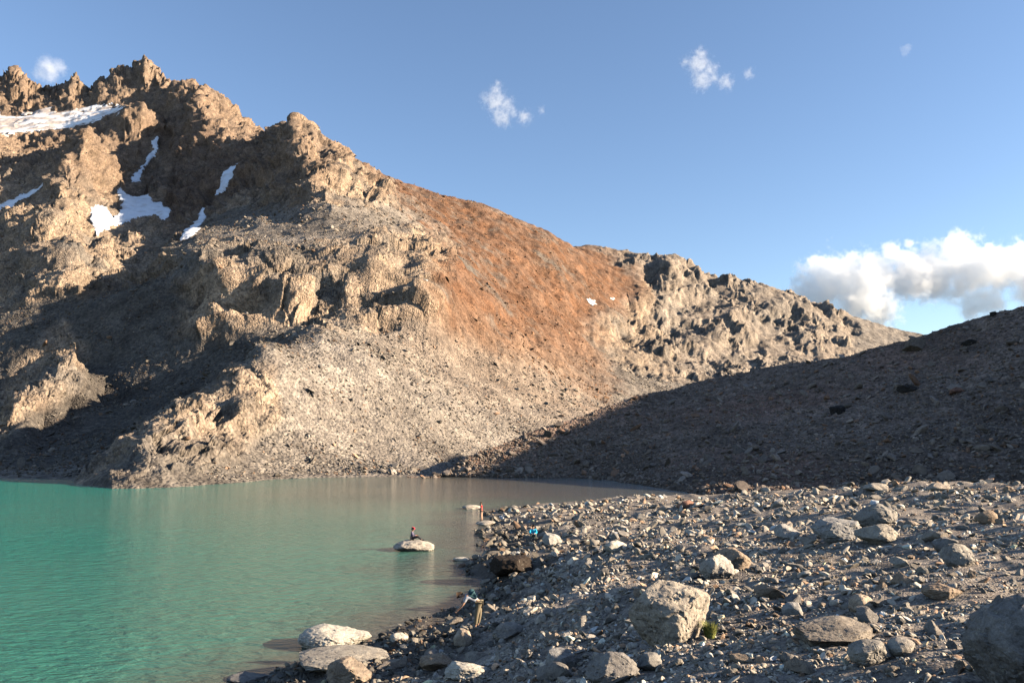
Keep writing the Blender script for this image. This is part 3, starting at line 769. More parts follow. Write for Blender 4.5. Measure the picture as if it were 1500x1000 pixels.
BOULD = [  # u foot centre, v foot, width, height, seed, cuts, turn, material, label
 (989,948,118,98,11,11,0.35,'b','big pale boulder with a bright fractured right face and a tussock at its foot'),
 (1492,1012,190,150,12,9,0.0,'s','large grey boulder cut off by the right edge of the picture'),
 (483,955,98,32,13,9,0.2,'b','pale rounded boulder standing in the turquoise water off the near shore'),
 (498,984,140,22,14,10,0.1,'s','long flat boulder half sunk in the shallows below the pale rounded boulder'),
 (508,1008,66,40,15,10,0.4,'s','grey boulder leaning on the long flat boulder at the bottom of the water'),
 (605,811,58,17,16,9,0.0,'b','low isolated lake rock that the seated person rests on'),
 (1236,795,72,36,17,10,0.3,'b','blocky boulder with a bright right end and a dark hollow underneath'),
 (1288,775,60,38,18,9,1.2,'s','wedge shaped boulder just behind the blocky boulder with a dark hollow'),
 (1054,852,48,38,19,9,0.2,'b','front boulder of the leaning pair behind the big pale boulder'),
 (1076,838,52,34,20,10,0.9,'s','rear boulder of the leaning pair behind the big pale boulder'),
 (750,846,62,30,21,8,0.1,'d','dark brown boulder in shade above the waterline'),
 (1225,948,108,38,22,10,0.1,'s','broad low boulder half buried in gravel right of the big pale boulder'),
 (1283,975,62,34,23,10,0.2,'s','dark lumpy boulder in front of the broad low boulder'),
 (1325,962,40,24,24,9,0.0,'b','pale angular stone right of the dark lumpy boulder'),
 (1408,832,46,34,25,10,0.4,'s','upright boulder with a rounded back in the middle of the right beach'),
 (898,1004,78,44,26,9,0.7,'s','dark boulder at the bottom edge left of the gravel path'),
 (955,985,36,26,27,9,0.2,'s','small squarish boulder between the bottom dark boulder and the gravel'),
 (1265,900,36,26,28,9,0.2,'b','round topped boulder behind the broad low boulder'),
 (820,985,40,32,29,8,0.3,'b','angular wedge stone near the lower shore, bright on its right face'),
 (745,938,46,22,30,9,0.1,'s','low stone just right of the bending person'),
 (680,998,64,22,31,10,0.0,'b','pale flat slab at the bottom edge beside the shallows'),
 (640,985,46,26,32,10,0.3,'s','rough stone at the near shore, above and left of the pale flat slab'),
 (676,950,26,26,33,9,0.3,'b','squat pale stone between the bending person and the shallows'),
 (583,945,26,14,34,8,0.3,'b','small rounded stone alone in the shallows right of the pale lake boulder'),
 (690,749,26,7,35,9,0.0,'b','tan rock at the water edge beside the person in red'),
 (712,773,30,8,36,9,0.0,'b','low rock under the feet of the person in red'),
 (1006,748,24,13,37,9,0.2,'r','reddish rock on the far rim of the beach'),
 (1288,722,34,12,38,9,0.2,'b','pale flat rock on the skyline of the beach'),
 (1378,722,30,13,39,9,0.5,'b','second pale rock along the skyline of the beach'),
 (808,803,26,20,40,9,0.3,'b','tan topped rock right of the person in the cyan jacket'),
 (900,812,34,18,41,9,0.3,'b','pale stone in the middle of the shaded bank'),
 (1155,792,34,22,42,9,0.3,'b','bright small boulder left of the blocky boulder with a dark hollow'),
 (1392,812,36,22,43,8,0.1,'s','slanting stone just behind the upright boulder'),
 (1448,770,30,22,44,9,0.1,'s','dark stone high on the right beach'),
 (675,826,24,7,45,9,0.0,'b','outermost shore rock of the small cape below the lake rock'),
 (360,1004,60,9,46,9,0.0,'s','nearly sunken rock at the bottom edge of the lake'),
 (1165,905,30,20,47,9,0.0,'b','rough stone right of the tussock'),
 (1390,880,54,22,48,9,0.2,'s','long low stone in front of the upright boulder'),
 (1290,800,60,30,49,9,0.2,'s','grey rounded boulder below the wedge shaped boulder'),
 (925,560,0,0,0,0,0,'x',''),
]
mat_mor_b = stone_mat('moraine_boulder_stone', True, base=(0.11, 0.09, 0.075), bump=0.05)
mat_dark = stone_mat('dark_boulder_stone', True, base=(0.030, 0.026, 0.024), bump=0.05)  # shore boulder's shade painted into a nearly black base
mat_redrock = stone_mat('red_stone', True, base=(0.20, 0.11, 0.08), bump=0.05)
MATS = {'b': mat_boulder, 's': mat_stone, 'd': mat_dark, 'r': mat_redrock}
BIGP = []
def boulder(u, v, wpx, hpx, seed, cuts, turn, mk, label):
    x, y, z = ground_hit(u, v - 3)
    if label.startswith(('large grey',)): x, y, z = ground_hit(u, 985); y -= 0.9
    wm = wpx*y/F/2; hm = hpx*y/F/2*0.82
    sub = 5 if wpx > 90 else 4 if wpx > 45 else 3
    vv, ff = rock_shape(seed, sub, cuts=cuts, lo=0.66 if sub > 4 else 0.58, dims=(1, 0.85, 1.0), rough=0.04 if sub > 4 else 0.055, round_=0.15)
    ext = (vv.max(0) - vv.min(0))/2; vv = vv/ext
    vv[:, 0] *= wm*1.04; vv[:, 1] *= wm*0.9; vv[:, 2] *= hm*1.35
    vv -= np.array([0, 0, vv[:, 2].min() + hm*0.55])
    o = raw_mesh('boulder', vv, ff, MATS[mk], False)
    me = o.data
    me.polygons.foreach_set('use_smooth', np.ones(len(me.polygons), bool))
    try: me.set_sharp_from_angle(angle=math.radians(32))
    except Exception: pass
    o.location = (x, y + wm*0.5, z - 0.0)
    tag(o, label, 'boulder')
    BIGP.append((x, y + wm*0.5, wm))
    return o
BO = {}
for b_ in BOULD:
    if b_[2]: BO[b_[4]] = boulder(*b_)
BIGA = np.array(BIGP)

# small stones everywhere on the beach, counted in view directions so that they thin out with distance
rs = np.random.RandomState(3)
def beach_points(n, u0=-100, u1=2500, v0=704, v1=1090):
    us_ = rs.uniform(u0, u1, n); vs_ = rs.uniform(v0, v1, n)
    kx, kz = rayk(us_, vs_)
    D = np.full(n, np.nan)
    prev = None; Dl = np.exp(np.linspace(math.log(4.5), math.log(132), 260))
    done = np.zeros(n, bool)
    for d in Dl:
        z = beach_zc(kx*d, np.full(n, d))
        hit = ~done & (CAMZ + kz*d < z)
        D[hit] = d; done |= hit
    ok = done
    D = D*np.exp(rs.uniform(-0.006, 0.006, n))
    return (kx*D)[ok], D[ok]
def beach_zc(x, y):
    fx = np.clip((x + 70)/0.5, 0, len(_gx)-1.001).astype(int); fy = np.clip((y + 30)/0.5, 0, len(_gy)-1.001).astype(int)
    return _GZ[fy, fx]
def clear_of_big(x, y, k=0.8):
    ok = np.ones(len(x), bool)
    for bx, by, bw in BIGA: ok &= np.hypot(x-bx, y-by) > bw*k
    return ok
# 1) three hundred loose stones that show largest, each an object
x, y = beach_points(3600, u1=1600)
z = beach_z(x, y)
_u, _v = proj(x, y, z)
ok = clear_of_big(x, y, 1.1) & (z > -0.12) & (x > -12) & (y < 118) & (_u > 0) & (_u < 1497) & (_v < 997)
x, y, z = x[ok][:1100], y[ok][:1100], z[ok][:1100]
px = 3.6*(1 - rs.uniform(0, 0.995, len(x)))**(-0.42)
size = np.clip(px*y/F, 0.05, 0.42); pxs = size/y*F
order = np.argsort(-pxs)[:300]
LM = {11:'big pale boulder with the tussock',12:'boulder cut off by the right edge',13:'pale rounded lake boulder',14:'long flat shallows boulder',15:'grey boulder in the bottom water',17:'blocky boulder with a bright end',18:'wedge shaped boulder',19:'front boulder of the leaning pair',20:'rear boulder of the leaning pair',21:'dark brown boulder',22:'broad low boulder in gravel',23:'dark lumpy boulder',24:'pale angular stone',25:'upright round backed boulder',26:'dark boulder at the bottom edge',27:'small squarish boulder',28:'round topped boulder',29:'angular wedge stone',30:'low stone by the bending person',31:'pale flat bottom slab',32:'rough stone at the near shore',33:'squat pale stone near the shallows',36:'rock of the person in red',37:'reddish rim rock',38:'pale skyline rock',39:'second pale skyline rock',40:'tan topped rock',41:'pale stone of the shaded bank',42:'bright small boulder',43:'slanting stone',44:'dark stone high on the beach',45:'outermost cape rock',47:'rough stone right of the tussock',48:'long low stone',49:'grey rounded boulder'}
lmk = sorted(LM); lmuv = np.array([proj(*[np.array(q) for q in (BO[k].location.x, BO[k].location.y, BO[k].location.z)]) for k in lmk])
su, sv = proj(x, y, z)
cells = {}
for i in order:
    du = su[i] - lmuv[:, 0]; dv = (sv[i] - lmuv[:, 1])*1.6
    j = int(np.argmin(np.hypot(du, dv))); a, b_ = du[j], dv[j]
    side = ('to its right' if a > 0 else 'to its left') if abs(a) > abs(b_) else ('in front of it' if b_ > 0 else 'behind it')
    cells.setdefault((j, side), []).append((math.hypot(a, b_), i))
ONES = ['', 'first', 'second', 'third', 'fourth', 'fifth', 'sixth', 'seventh', 'eighth', 'ninth', 'tenth', 'eleventh', 'twelfth', 'thirteenth', 'fourteenth', 'fifteenth', 'sixteenth', 'seventeenth', 'eighteenth', 'nineteenth', 'twentieth']
RANK = ['nearest'] + [ONES[q] + ' nearest' for q in range(2, 21)] + ['twenty-' + ONES[q] + ' nearest' for q in range(1, 10)] + ['thirtieth nearest']
STLAB = {}
for (j, side), L_ in cells.items():
    for r_, (_, i) in enumerate(sorted(L_)):
        STLAB[i] = 'stone %s to the %s, %s' % (RANK[min(r_, 29)], LM[lmk[j]], side)
protos = []
for k in range(16):
    vv, ff = rock_shape(900 + k, 3, cuts=10, lo=0.38, hi=0.8, dims=(1.15, 0.85, 0.7), rough=0.05)
    o = raw_mesh('stone', vv, ff, mat_stone, False); o.data.polygons.foreach_set('use_smooth', np.ones(len(ff), bool))
    try: o.data.set_sharp_from_angle(angle=math.radians(30))
    except Exception: pass
    protos.append(o)
for n_, i in enumerate(order):
    o = protos[n_] if n_ < 16 else protos[rs.randint(0, 16)].copy()
    if n_ >= 16: col.objects.link(o)
    s_ = size[i]
    o.scale = (s_*rs.uniform(.8, 1.25), s_*rs.uniform(.8, 1.2), s_*rs.uniform(.75, 1.3))
    o.rotation_euler = (rs.normal(0, .3), rs.normal(0, .3), rs.uniform(0, 6.28))
    o.location = (x[i], y[i], z[i] + s_*0.22)
    lab = STLAB[i]
    tag(o, lab, 'stone', 'loose stones on the dry beach' if z[i] > 0.25 else 'loose stones along the waterline')
print('stones', time.time() - T0)
# 2) the rest
def more(n, pxlo, pxhi, power, smin, smax, name, label, sub):
    x, y = beach_points(n)
    z = beach_z(x, y)
    clump = perlin(x/2.5, y/4, x*0) + 0.5*perlin(x/0.8, y/1.3, x*0)
    ok = clear_of_big(x, y, 0.7) & (z > -0.15) & (clump > rs.uniform(-0.75, 0.45, len(x)))
    x, y, z = x[ok], y[ok], z[ok]
    px = pxlo*(1 - rs.uniform(0, 0.999, len(x)))**(-power); px = np.minimum(px, pxhi)
    S = np.clip(px*y/F, smin, smax)
    wet_shade_f = (0.42 + 0.58*sstep(0.6, 1.9, z + 0.5*perlin(x/3, y/5, x*0)) + 0.35*sstep(60, 80, y)*(z > 0.15)).clip(0, 1)[:, None]  # stones darkened for damp and for the painted shade of the bank
    scatter(name, np.stack([x, y, z], -1), S, rs, mat_rubble, stone_tints(rs, len(x), (0.31, 0.268, 0.22), 0.42)*wet_shade_f, sub, label)
    print(name, len(x))
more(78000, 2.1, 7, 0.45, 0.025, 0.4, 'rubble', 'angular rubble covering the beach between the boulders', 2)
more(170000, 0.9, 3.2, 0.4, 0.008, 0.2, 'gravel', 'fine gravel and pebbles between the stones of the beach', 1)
print('gravel', time.time() - T0)

# rubble on the moraine and on the lower slopes of the mountain
def on_grid(Xg, Yg, Zg, n, cond=None):
    R, Cc = Xg.shape
    i = rs.randint(1, R-1, n); j = rs.randint(1, Cc-1, n)
    P_ = np.stack([Xg[i, j], Yg[i, j], Zg[i, j]], -1)
    if cond is not None: P_ = P_[cond[i, j]]
    return P_
P_ = on_grid(*MOR, 26000)
P_ = P_[P_[:, 2] > 0]
S = 0.15*(1 - rs.uniform(0, 0.9995, len(P_)))**(-0.34); S = np.minimum(S, 1.3)
scatter('rubble', P_, S, rs, mat_rubble, stone_tints(rs, len(P_), (0.185, 0.148, 0.122), 0.24), 1, 'blocky debris littering the shaded moraine ridge')
cond = (Y > 150) & (Y < 900) & (Z2 > 0.3) & (snowall < 0.1)
dens = np.where(rock > 0.4, 0.35, 1.0) * (1 - 0.55*red) * np.clip(0.55 + 1.2*perlin(X/25, Y/25, Z/25), 0.12, 1)
cond = cond & (rs.uniform(0, 1, X.shape) < dens)
P_ = on_grid(X2, Y2, Z2, 130000, cond)
S = 0.27*(P_[:, 1]/250)**0.7*(1 - rs.uniform(0, 0.999, len(P_)))**(-0.27); S = np.minimum(S, 1.5)
ii = stone_tints(rs, len(P_), (0.19, 0.162, 0.135), 0.28)
uu, vv_ = proj(P_[:, 0], P_[:, 1], P_[:, 2])
redp = poly_mask([(470,185),(580,245),(700,285),(860,355),(945,390),(935,440),(870,478),(885,510),(905,560),(890,595),(800,545),(720,515),(640,480),(618,450),(640,395),(665,360),(600,305),(548,252)])(uu, vv_) > 0
ii[redp] *= np.array([0.95, 0.66, 0.48])
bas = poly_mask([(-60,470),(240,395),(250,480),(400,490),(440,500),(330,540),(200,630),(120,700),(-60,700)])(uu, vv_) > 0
ii[bas] *= 0.62  # loose stones take the painted basin shade too
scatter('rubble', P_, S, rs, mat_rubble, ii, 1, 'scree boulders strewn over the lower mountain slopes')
print('scree', time.time() - T0)

# ------------------------------------------------------------------ grass tussock
def tussock(u, v, wpx, hpx, label):
    x, y, z = ground_hit(u, v)
    r_ = np.random.RandomState(5)
    H = hpx*y/F; Wd = wpx*y/F/2
    n = 420; co = []; fc = []; cl = []
    for i in range(n):
        a = r_.uniform(0, 6.28); rr = Wd*0.5*math.sqrt(r_.uniform()); lean = r_.uniform(0.1, 0.75)
        h = H*r_.uniform(0.5, 1.05)*(1 - 0.3*rr/Wd)
        bx, by = rr*math.cos(a), rr*math.sin(a)
        dx, dy = math.cos(a + r_.normal(0, .5))*lean*Wd, math.sin(a + r_.normal(0, .5))*lean*Wd
        wv = r_.uniform(0.004, 0.008); px_, py_ = -math.sin(a)*wv, math.cos(a)*wv
        k = len(co)
        for t, ww in ((0, 1), (0.5, 0.9), (1, 0.1)):
            cx, cy, cz = bx + dx*t*t, by + dy*t*t, h*t*(1 - 0.2*t)
            co += [(cx-px_*ww, cy-py_*ww, cz), (cx+px_*ww, cy+py_*ww, cz)]
        fc += [(k, k+1, k+3, k+2), (k+2, k+3, k+5, k+4)]
        g = r_.uniform(); c = np.array([0.30, 0.27, 0.06])*(1-g) + np.array([0.16, 0.19, 0.05])*g
        cl += [c]*6
    b = NB('tussock_grass'); t = b.n('ShaderNodeAttribute', attribute_name='tint').outputs['Color']
    m = b.finish(t, 0.7)
    o = raw_mesh('grass_tussock', np.array(co), np.array(fc), m, False, np.array(cl))
    o.location = (x, y, z - 0.02)
    tag(o, label, 'tussock')
tussock(1040, 934, 30, 34, 'yellow green grass tussock growing at the right foot of the big pale boulder')

# ------------------------------------------------------------------ people
def plain(name, c, rough=0.8):
    b = NB(name)
    n = b.noise(b.n('ShaderNodeTexCoord').outputs['Object'], 30, 3, 0.6)
    return b.finish(b.mix(n, tuple(q*0.8 for q in c), tuple(min(q*1.2, 1) for q in c)), rough)
SKIN = plain('skin', (0.42, 0.24, 0.16), 0.55)
def skinned(name, verts, edges, mat, parent=None, sub=2, root=0):
    me = bpy.data.meshes.new(name)
    me.from_pydata([v[0] for v in verts], edges, [])
    o = bpy.data.objects.new(name, me); col.objects.link(o)
    md = o.modifiers.new('skin', 'SKIN'); md.use_smooth_shade = True
    if not me.skin_vertices: raise RuntimeError('no skin layer')
    for i, v in enumerate(verts):
        r_ = v[1]
        me.skin_vertices[0].data[i].radius = (r_, r_) if not isinstance(r_, tuple) else r_
        me.skin_vertices[0].data[i].use_root = (i == root)
    ss = o.modifiers.new('sub', 'SUBSURF'); ss.levels = sub; ss.render_levels = sub
    me.materials.append(mat)
    if parent: o.parent = parent
    return o
def lerp(a, b, t): return tuple(a[k] + (b[k]-a[k])*t for k in range(3))
def vsub(a, b): return Vector(a) - Vector(b)

def person(pose, cloth, loc, label, rot=0.0):
    """pose: pelvis, chest, neck, head, and for s in (0, 1): shoulder, elbow, wrist, fingers direction, hip, knee, ankle, toe"""
    root = bpy.data.objects.new('person', None); col.objects.link(root)
    root.location = loc; root.rotation_euler = (0, 0, rot)
    tag(root, label, 'person')
    V_, E = [], []
    def add(p, r, prev=None):
        V_.append((tuple(p), r)); i = len(V_) - 1
        if prev is not None: E.append((prev, i))
        return i
    pel = add(pose['pelvis'], 0.12)
    bel = add(lerp(pose['pelvis'], pose['chest'], 0.5), (0.125, 0.10), pel)
    che = add(pose['chest'], (0.15, 0.11), bel)
    nb = add(lerp(pose['chest'], pose['neck'], 0.75), 0.075, che)
    nk = add(pose['neck'], 0.055, nb)
    jaw = add(lerp(pose['neck'], pose['head'], 0.45), 0.065, nk)
    hd = add(pose['head'], 0.092, jaw)
    up = vsub(pose['head'], pose['neck']).normalized()
    top = add(Vector(pose['head']) + up*0.07, 0.07, hd)
    fd = Vector(pose['face']).normalized(); sd_ = up.cross(fd).normalized()
    add(Vector(pose['head']) + fd*0.105 - up*0.02, 0.014, hd)
    for s_ in (-1, 1): add(Vector(pose['head']) + sd_*0.098*s_ - up*0.01, 0.017, hd)
    for s_ in (0, 1):
        sh = add(pose['shoulder'][s_], 0.06, che)
        el = add(pose['elbow'][s_], 0.043, add(lerp(pose['shoulder'][s_], pose['elbow'][s_], 0.5), 0.05, sh))
        wr = add(pose['wrist'][s_], 0.028, add(lerp(pose['elbow'][s_], pose['wrist'][s_], 0.4), 0.041, el))
        hdir = Vector(pose['hand'][s_]).normalized()
        side = hdir.cross(Vector((0.3, 1, 0.2))).normalized()
        nrm_ = hdir.cross(side)
        palm = add(Vector(pose['wrist'][s_]) + hdir*0.055, (0.036, 0.02), wr)
        for k, ln in enumerate((0.068, 0.078, 0.072, 0.056)):
            b0 = Vector(pose['wrist'][s_]) + hdir*0.095 + side*(k-1.5)*0.021
            f0 = add(b0, 0.0095, palm); f1 = add(b0 + hdir*ln*0.5 + nrm_*0.006, 0.0085, f0)
            add(b0 + hdir*ln*0.85 + nrm_*0.028, 0.0075, f1)
        t0 = add(Vector(pose['wrist'][s_]) + hdir*0.045 - side*0.038, 0.011, palm)
        add(Vector(pose['wrist'][s_]) + hdir*0.085 - side*0.062 + nrm_*0.01, 0.009, t0)
        hp = add(pose['hip'][s_], 0.095, pel)
        kn = add(pose['knee'][s_], 0.058, add(lerp(pose['hip'][s_], pose['knee'][s_], 0.5), 0.078, hp))
        an = add(pose['ankle'][s_], 0.038, add(lerp(pose['knee'][s_], pose['ankle'][s_], 0.35), 0.056, kn))
        add(pose['toe'][s_], (0.04, 0.028), an)
    body = skinned('body', V_, E, SKIN, root)
    # clothes
    def garment(name, chains, mat, sub=2):
        vv, ee = [], []; r0 = chains[0][0]
        vv.append(r0)
        for ch in chains:
            prev = 0
            for q in ch[1:]:
                vv.append(q); ee.append((prev, len(vv)-1)); prev = len(vv) - 1
        return skinned(name, vv, ee, mat, root, sub)
    P0 = pose
    mid = lerp(P0['pelvis'], P0['chest'], 0.5)
    che_ = (P0['chest'], (0.172, 0.132))
    sl_ = cloth.get('sleeve', 0.9)
    ch = [[che_, (mid, (0.15, 0.12)), (lerp(P0['pelvis'], P0['chest'], cloth.get('hem', 0.05)), (0.145, 0.125))],
          [che_, (lerp(P0['chest'], P0['neck'], 0.7), 0.085)]]
    for s_ in (0, 1):
        c = [che_, (P0['shoulder'][s_], 0.076), (lerp(P0['shoulder'][s_], P0['elbow'][s_], min(1, sl_*2) if sl_ < 0.5 else 0.95), 0.062)]
        if sl_ >= 0.5: c.append((lerp(P0['elbow'][s_], P0['wrist'][s_], 0.85), 0.045))
        ch.append(c)
    garment(cloth['top_name'], ch, cloth['top'])
    pel_ = (P0['pelvis'], 0.138)
    ch = []
    ln = cloth.get('leg', 1.0)
    for s_ in (0, 1):
        c = [pel_, (P0['hip'][s_], 0.108), (lerp(P0['hip'][s_], P0['knee'][s_], min(0.97, ln*1.6)), 0.082)]
        if ln > 0.6: c += [(lerp(P0['knee'][s_], P0['ankle'][s_], 0.4), 0.072), (lerp(P0['knee'][s_], P0['ankle'][s_], 0.9), 0.058)]
        ch.append(c)
    garment(cloth['leg_name'], ch, cloth['legs'])
    for s_ in (0, 1):
        a, t = P0['ankle'][s_], P0['toe'][s_]
        skinned('shoe', [(lerp(a, t, -0.15), 0.05), (lerp(a, t, 0.5), (0.05, 0.045)), (lerp(a, t, 1.15), (0.045, 0.035))], [(0, 1), (1, 2)], cloth['shoes'], root, 1)
    H = Vector(P0['head'])
    hb = H - fd*0.02 + up*0.035
    skinned(cloth['hair_name'], [(hb, 0.1), (hb + up*0.05, 0.075), (H - fd*0.07 - up*0.06, 0.055)], [(0, 1), (0, 2)], cloth['hair'], root, 2)
    if 'cap' in cloth:
        skinned('cap', [(H + up*0.055, 0.105), (H + up*0.1, 0.075), (H + up*0.06 + fd*0.15, (0.06, 0.015))], [(0, 1), (0, 2)], cloth['cap'], root, 2)
    ey = bpy.data.meshes.new('eye'); v, f = ICO[1]; ey.from_pydata([tuple(q*0.012) for q in v], [], [tuple(int(a_) for a_ in q) for q in f]); ey.materials.append(DARK)
    for s_ in (-1, 1):
        o = bpy.data.objects.new('eye', ey); col.objects.link(o); o.parent = root
        o.location = H + fd*0.088 + sd_*0.033*s_ + up*0.012
    return root
DARK = plain('dark_cloth', (0.02, 0.02, 0.025)); HAIR = plain('brown_hair', (0.06, 0.035, 0.02)); SHOE = plain('shoe_leather', (0.06, 0.05, 0.04))
# in each pose x points to the right of the picture, y away from the camera
stand = dict(pelvis=(0,0,.93), chest=(-.01,0,1.27), neck=(-.02,0,1.46), head=(-.05,0,1.59), face=(-1,-.2,-.15),
    shoulder=[(0,-.17,1.38),(0,.17,1.38)], elbow=[(.05,-.24,1.1),(.03,.24,1.1)], wrist=[(-.17,-.16,1.08),(-.18,.14,1.1)], hand=[(-1,.4,.2),(-1,-.4,.2)],
    hip=[(0,-.09,.88),(0,.09,.88)], knee=[(-.02,-.1,.49),(.03,.1,.49)], ankle=[(.03,-.1,.08),(.08,.12,.08)], toe=[(-.12,-.12,.035),(-.06,.14,.035)])
def stand_on(b, u):
    """a place on top of boulder b, on the line of sight column u"""
    v = np.empty(len(b.data.vertices)*3, np.float32); b.data.vertices.foreach_get('co', v); v = v.reshape(-1, 3) + np.array(b.location)
    px = (u - 750)/F*b.location.y
    d = np.hypot(v[:, 0] - px, v[:, 1] - b.location.y)
    near = v[d < np.partition(d, 12)[12] + 0.25]
    return px, b.location.y, float(near[:, 2].max())
px_, py_, pz_ = stand_on(BO[36], 706)
person(stand, dict(top=plain('red_cloth', (0.62, 0.03, 0.035)), top_name='shirt', hem=-0.35, sleeve=0.3, legs=plain('tan_cloth', (0.42, 0.25, 0.17)), leg_name='trousers', shoes=SHOE, hair=HAIR, hair_name='hair'),
    (px_, py_, pz_ - 0.03), 'person in a bright red top standing on a low rock at the water edge')
sit = dict(pelvis=(0,0,.12), chest=(.02,0,.46), neck=(.05,0,.64), head=(.09,0,.77), face=(1,-.3,-.1),
    shoulder=[(.02,-.17,.57),(.02,.17,.57)], elbow=[(.12,-.25,.34),(.12,.25,.34)], wrist=[(.34,-.15,.36),(.34,.15,.36)], hand=[(1,.3,-.2),(1,-.3,-.2)],
    hip=[(.02,-.09,.11),(.02,.09,.11)], knee=[(.42,-.12,.30),(.44,.12,.26)], ankle=[(.78,-.13,.02),(.82,.1,-.02)], toe=[(.9,-.15,.07),(.94,.1,.03)])
px_, py_, pz_ = stand_on(BO[16], 606)
person(sit, dict(top=plain('purple_grey_cloth', (0.10, 0.085, 0.13)), top_name='jacket', legs=DARK, leg_name='trousers', shoes=DARK, hair=DARK, hair_name='hair', cap=plain('red_cap_cloth', (0.5, 0.05, 0.07))),
    (px_, py_, pz_ - 0.02), 'person in dark clothes and a red cap sitting on the isolated lake rock')
bend = dict(pelvis=(.02,0,.86), chest=(-.30,0,1.10), neck=(-.49,0,1.14), head=(-.63,0,1.12), face=(-.5,-.1,-1),
    shoulder=[(-.40,-.17,1.08),(-.40,.17,1.08)], elbow=[(-.52,-.2,.84),(-.5,.2,.82)], wrist=[(-.68,-.12,.66),(-.66,.14,.64)], hand=[(-.7,.2,-.7),(-.7,-.2,-.7)],
    hip=[(.04,-.09,.83),(.04,.09,.83)], knee=[(-.04,-.12,.45),(.06,.13,.45)], ankle=[(-.08,-.12,.08),(.0,.14,.08)], toe=[(-.22,-.14,.035),(-.14,.16,.035)])
gx, gy, gz = ground_hit(700, 919)
person(bend, dict(top=plain('pale_grey_cloth', (0.30, 0.31, 0.34)), top_name='shirt', legs=plain('khaki_cloth', (0.17, 0.135, 0.085)), leg_name='trousers', shoes=SHOE, hair=HAIR, hair_name='hair', sleeve=0.4),
    (gx, gy, gz - 0.01), 'person in khaki trousers and a pale shirt bending over towards the water')
bp_ = skinned('backpack', [((-.06,0,.16),(.16,.12)), ((-.18,0,.24),(.17,.14)), ((-.33,0,.32),(.14,.11)), ((-.1,-.15,.1),.03), ((-.3,-.17,.18),.025)], [(0,1),(1,2),(0,3),(3,4)], plain('teal_black_pack', (0.03,0.075,0.085)), None, 2)
bp_.location = (gx - .02, gy, gz + 0.95); tag(bp_, 'dark teal backpack on the back of the bending person', 'backpack')
crouch = dict(pelvis=(0,.05,.30), chest=(0,-.02,.62), neck=(0,-.08,.80), head=(-.01,-.14,.92), face=(-.3,-1,-.3),
    shoulder=[(-.18,-.03,.73),(.18,-.03,.73)], elbow=[(-.27,-.2,.52),(.27,-.2,.52)], wrist=[(-.1,-.38,.48),(.1,-.38,.48)], hand=[(.4,-1,-.2),(-.4,-1,-.2)],
    hip=[(-.1,.03,.27),(.1,.03,.27)], knee=[(-.17,-.36,.47),(.17,-.36,.46)], ankle=[(-.15,-.22,.07),(.15,-.22,.07)], toe=[(-.17,-.38,.03),(.17,-.38,.03)])
gx, gy, gz = ground_hit(781, 791)
person(crouch, dict(top=plain('cyan_cloth', (0.02, 0.38, 0.60)), top_name='jacket', legs=plain('olive_grey_cloth', (0.14, 0.16, 0.14)), leg_name='trousers', shoes=DARK, hair=HAIR, hair_name='hair'),
    (gx, gy, gz + 0.03), 'person in a bright cyan jacket crouching among the stones near the shore')
print('people', time.time() - T0)

# ------------------------------------------------------------------ clouds: volumes far beyond the mountain
def cloud(u0, v0, u1, v1, D, puffs, dens, erode, label, seed, thick=0.5, name='cloud', fine=1.0, sharp=2.5):
    """puffs: (u, v, radius px, depth offset px)"""
    cx, cy, cz = at((u0+u1)/2, (v0+v1)/2, D)
    k = D/F
    hw, hh = (u1-u0)/2*k, (v1-v0)/2*k; hd = thick*max(hw, hh)
    co = np.array([(a*hw, b_*hd, c*hh) for a in (-1, 1) for b_ in (-1, 1) for c in (-1, 1)])
    fc = np.array([(0,1,3,2),(4,6,7,5),(0,4,5,1),(2,3,7,6),(0,2,6,4),(1,5,7,3)])
    b = NB(name)
    tc = b.n('ShaderNodeTexCoord').outputs['Object']
    R0 = 30*k
    sc_ = b.n('ShaderNodeVectorMath', operation='SCALE'); sc_.inputs['Scale'].default_value = 1/R0; b.t.links.new(tc, sc_.inputs[0])
    off = b.n('ShaderNodeVectorMath', operation='ADD'); b.t.links.new(sc_.outputs[0], off.inputs[0]); off.inputs[1].default_value = (seed*7.1, seed*3.3, seed)
    n1 = b.noise(off.outputs[0], 1.1*fine, 7, 0.6, 0.15)
    n2 = b.noise(off.outputs[0], 3.6*fine, 5, 0.65)
    acc = None
    for (pu, pv, pr, pd) in puffs:
        px, py, pz = at(pu, pv, D)
        c = Vector((px - cx, pd*k, pz - cz))
        dst = b.n('ShaderNodeVectorMath', operation='DISTANCE'); b.t.links.new(tc, dst.inputs[0]); dst.inputs[1].default_value = c
        f = b.math('SUBTRACT', 1.0, b.math('DIVIDE', dst.outputs['Value'], pr*k))
        acc = f if acc is None else b.n('ShaderNodeMath', operation='SMOOTH_MAX', inp={0: acc, 1: f, 2: 0.15}).outputs[0]
    nn = b.math('ADD', b.math('MULTIPLY', b.math('SUBTRACT', n1, 0.5), erode), b.math('MULTIPLY', b.math('SUBTRACT', n2, 0.5), erode*0.5))
    f = b.math('MULTIPLY', b.math('ADD', acc, nn), sharp, True)
    f = b.math('POWER', f, 1.5)
    pv_ = b.n('ShaderNodeVolumePrincipled', inp={'Color': (1, 1, 1, 1), 'Density': b.math('MULTIPLY', f, dens/k), 'Anisotropy': 0.0})
    b.t.links.new(pv_.outputs[0], b.out.inputs['Volume'])
    b.m.cycles.volume_step_rate = 0.3
    o = raw_mesh('cloud', co, fc, b.m, False)
    o.location = (cx, cy, cz)
    tag(o, label, 'cloud', 'clouds in the blue sky', 'thing')
    return o
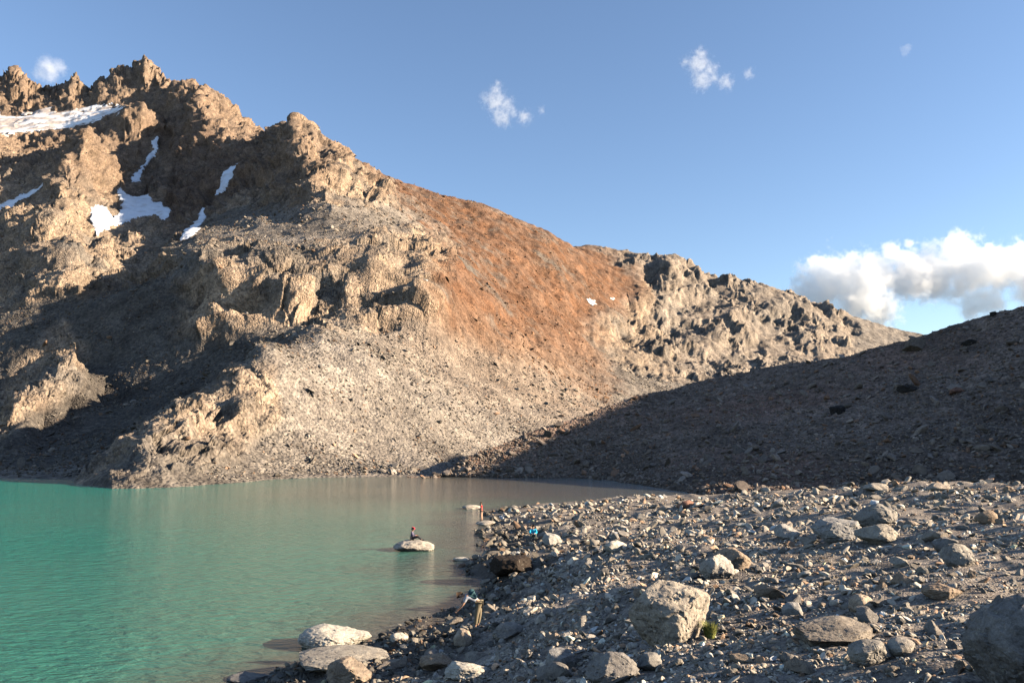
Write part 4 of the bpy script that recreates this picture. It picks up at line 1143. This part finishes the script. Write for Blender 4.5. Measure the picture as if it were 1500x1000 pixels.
cloud(1130, 325, 1620, 500, 7000, [(1215,412,42,0),(1190,430,34,10),(1258,430,52,-8),(1285,395,30,0),(1245,392,28,6),(1285,460,30,0),(1330,408,42,0),(1300,370,18,-6),(1330,356,9,0),(1370,400,46,10),(1402,372,34,0),(1425,400,44,0),(1440,440,30,0),(1420,452,20,0),(1465,395,38,0),(1500,385,36,5),(1520,420,40,0),(1560,400,46,0)],
      0.045, 2.4, 'large white cumulus bank above the right end of the mountain, beyond the moraine', 1, 0.3)
cloud(695, 110, 800, 195, 6500, [(727,150,20,0),(728,132,12,0),(729,122,6,0),(742,154,14,0),(710,144,10,0),(735,172,17,0),(768,172,13,0),(752,165,10,0),(795,162,8,0)], 0.032, 3.0, 'small white puff of cloud high above the rust red slope', 2, 0.6, fine=3.4, sharp=0.9)
cloud(985, 55, 1110, 145, 6500, [(1024,94,20,0),(1026,80,12,0),(1027,70,6,0),(1005,91,10,0),(1040,102,14,0),(1028,118,18,0),(1063,120,14,0),(1046,116,10,0),(1098,108,10,0)], 0.032, 3.0, 'small white puff of cloud highest in the sky, right of the similar puff', 3, 0.6, fine=3.4, sharp=0.9)
cloud(35, 72, 115, 130, 6500, [(72,100,20,0),(60,108,14,0),(86,98,14,0),(74,112,14,0)], 0.035, 2.0, 'soft small cloud just above the jagged ridge at the far left', 4, 0.5, fine=2.6, sharp=1.0)
cloud(1312, 58, 1345, 88, 6500, [(1328,73,10,0)], 0.006, 3.0, 'faint tiny wisp of cloud near the top right of the sky', 5, 0.7, fine=2.0)
print('clouds', time.time() - T0)

MX, MY, MZ = MOR
mu_, mv_ = proj(MX, MY, MZ)
for k, (u, v, wp, hp, lab) in enumerate([(1342,512,34,20,'dark boulder on the crest of the shaded moraine'),(1225,606,24,20,'upright dark boulder in the middle of the shaded moraine slope'),
        (1330,572,30,10,'flat dark slab high on the shaded moraine slope'),(1420,505,22,10,'small stone just under the moraine crest near the right edge'),(1455,462,14,8,'small block standing on the moraine crest near the right edge'),(1400,575,26,10,'low reddish block on the right part of the moraine slope')]):
    d_ = np.hypot(mu_ - u, mv_ - v) + np.where(MY > 235, 1e6, 0) + np.where(np.arange(MX.shape[0])[:, None] > 458, 1e6, 0)
    i_ = np.unravel_index(np.argmin(d_), d_.shape)
    wm = wp*MY[i_]/F/2; hm = hp*MY[i_]/F/2
    vv, ff = rock_shape(70 + k, 4, cuts=10, lo=0.45, rough=0.06); ext = (vv.max(0) - vv.min(0))/2; vv = vv/ext*np.array([wm, wm*0.8, hm*1.3])
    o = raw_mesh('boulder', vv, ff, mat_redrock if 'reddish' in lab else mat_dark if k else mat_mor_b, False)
    o.data.polygons.foreach_set('use_smooth', np.ones(len(ff), bool))
    try: o.data.set_sharp_from_angle(angle=math.radians(30))
    except Exception: pass
    o.location = (MX[i_], MY[i_], MZ[i_] + hm*0.4); tag(o, lab, 'boulder')
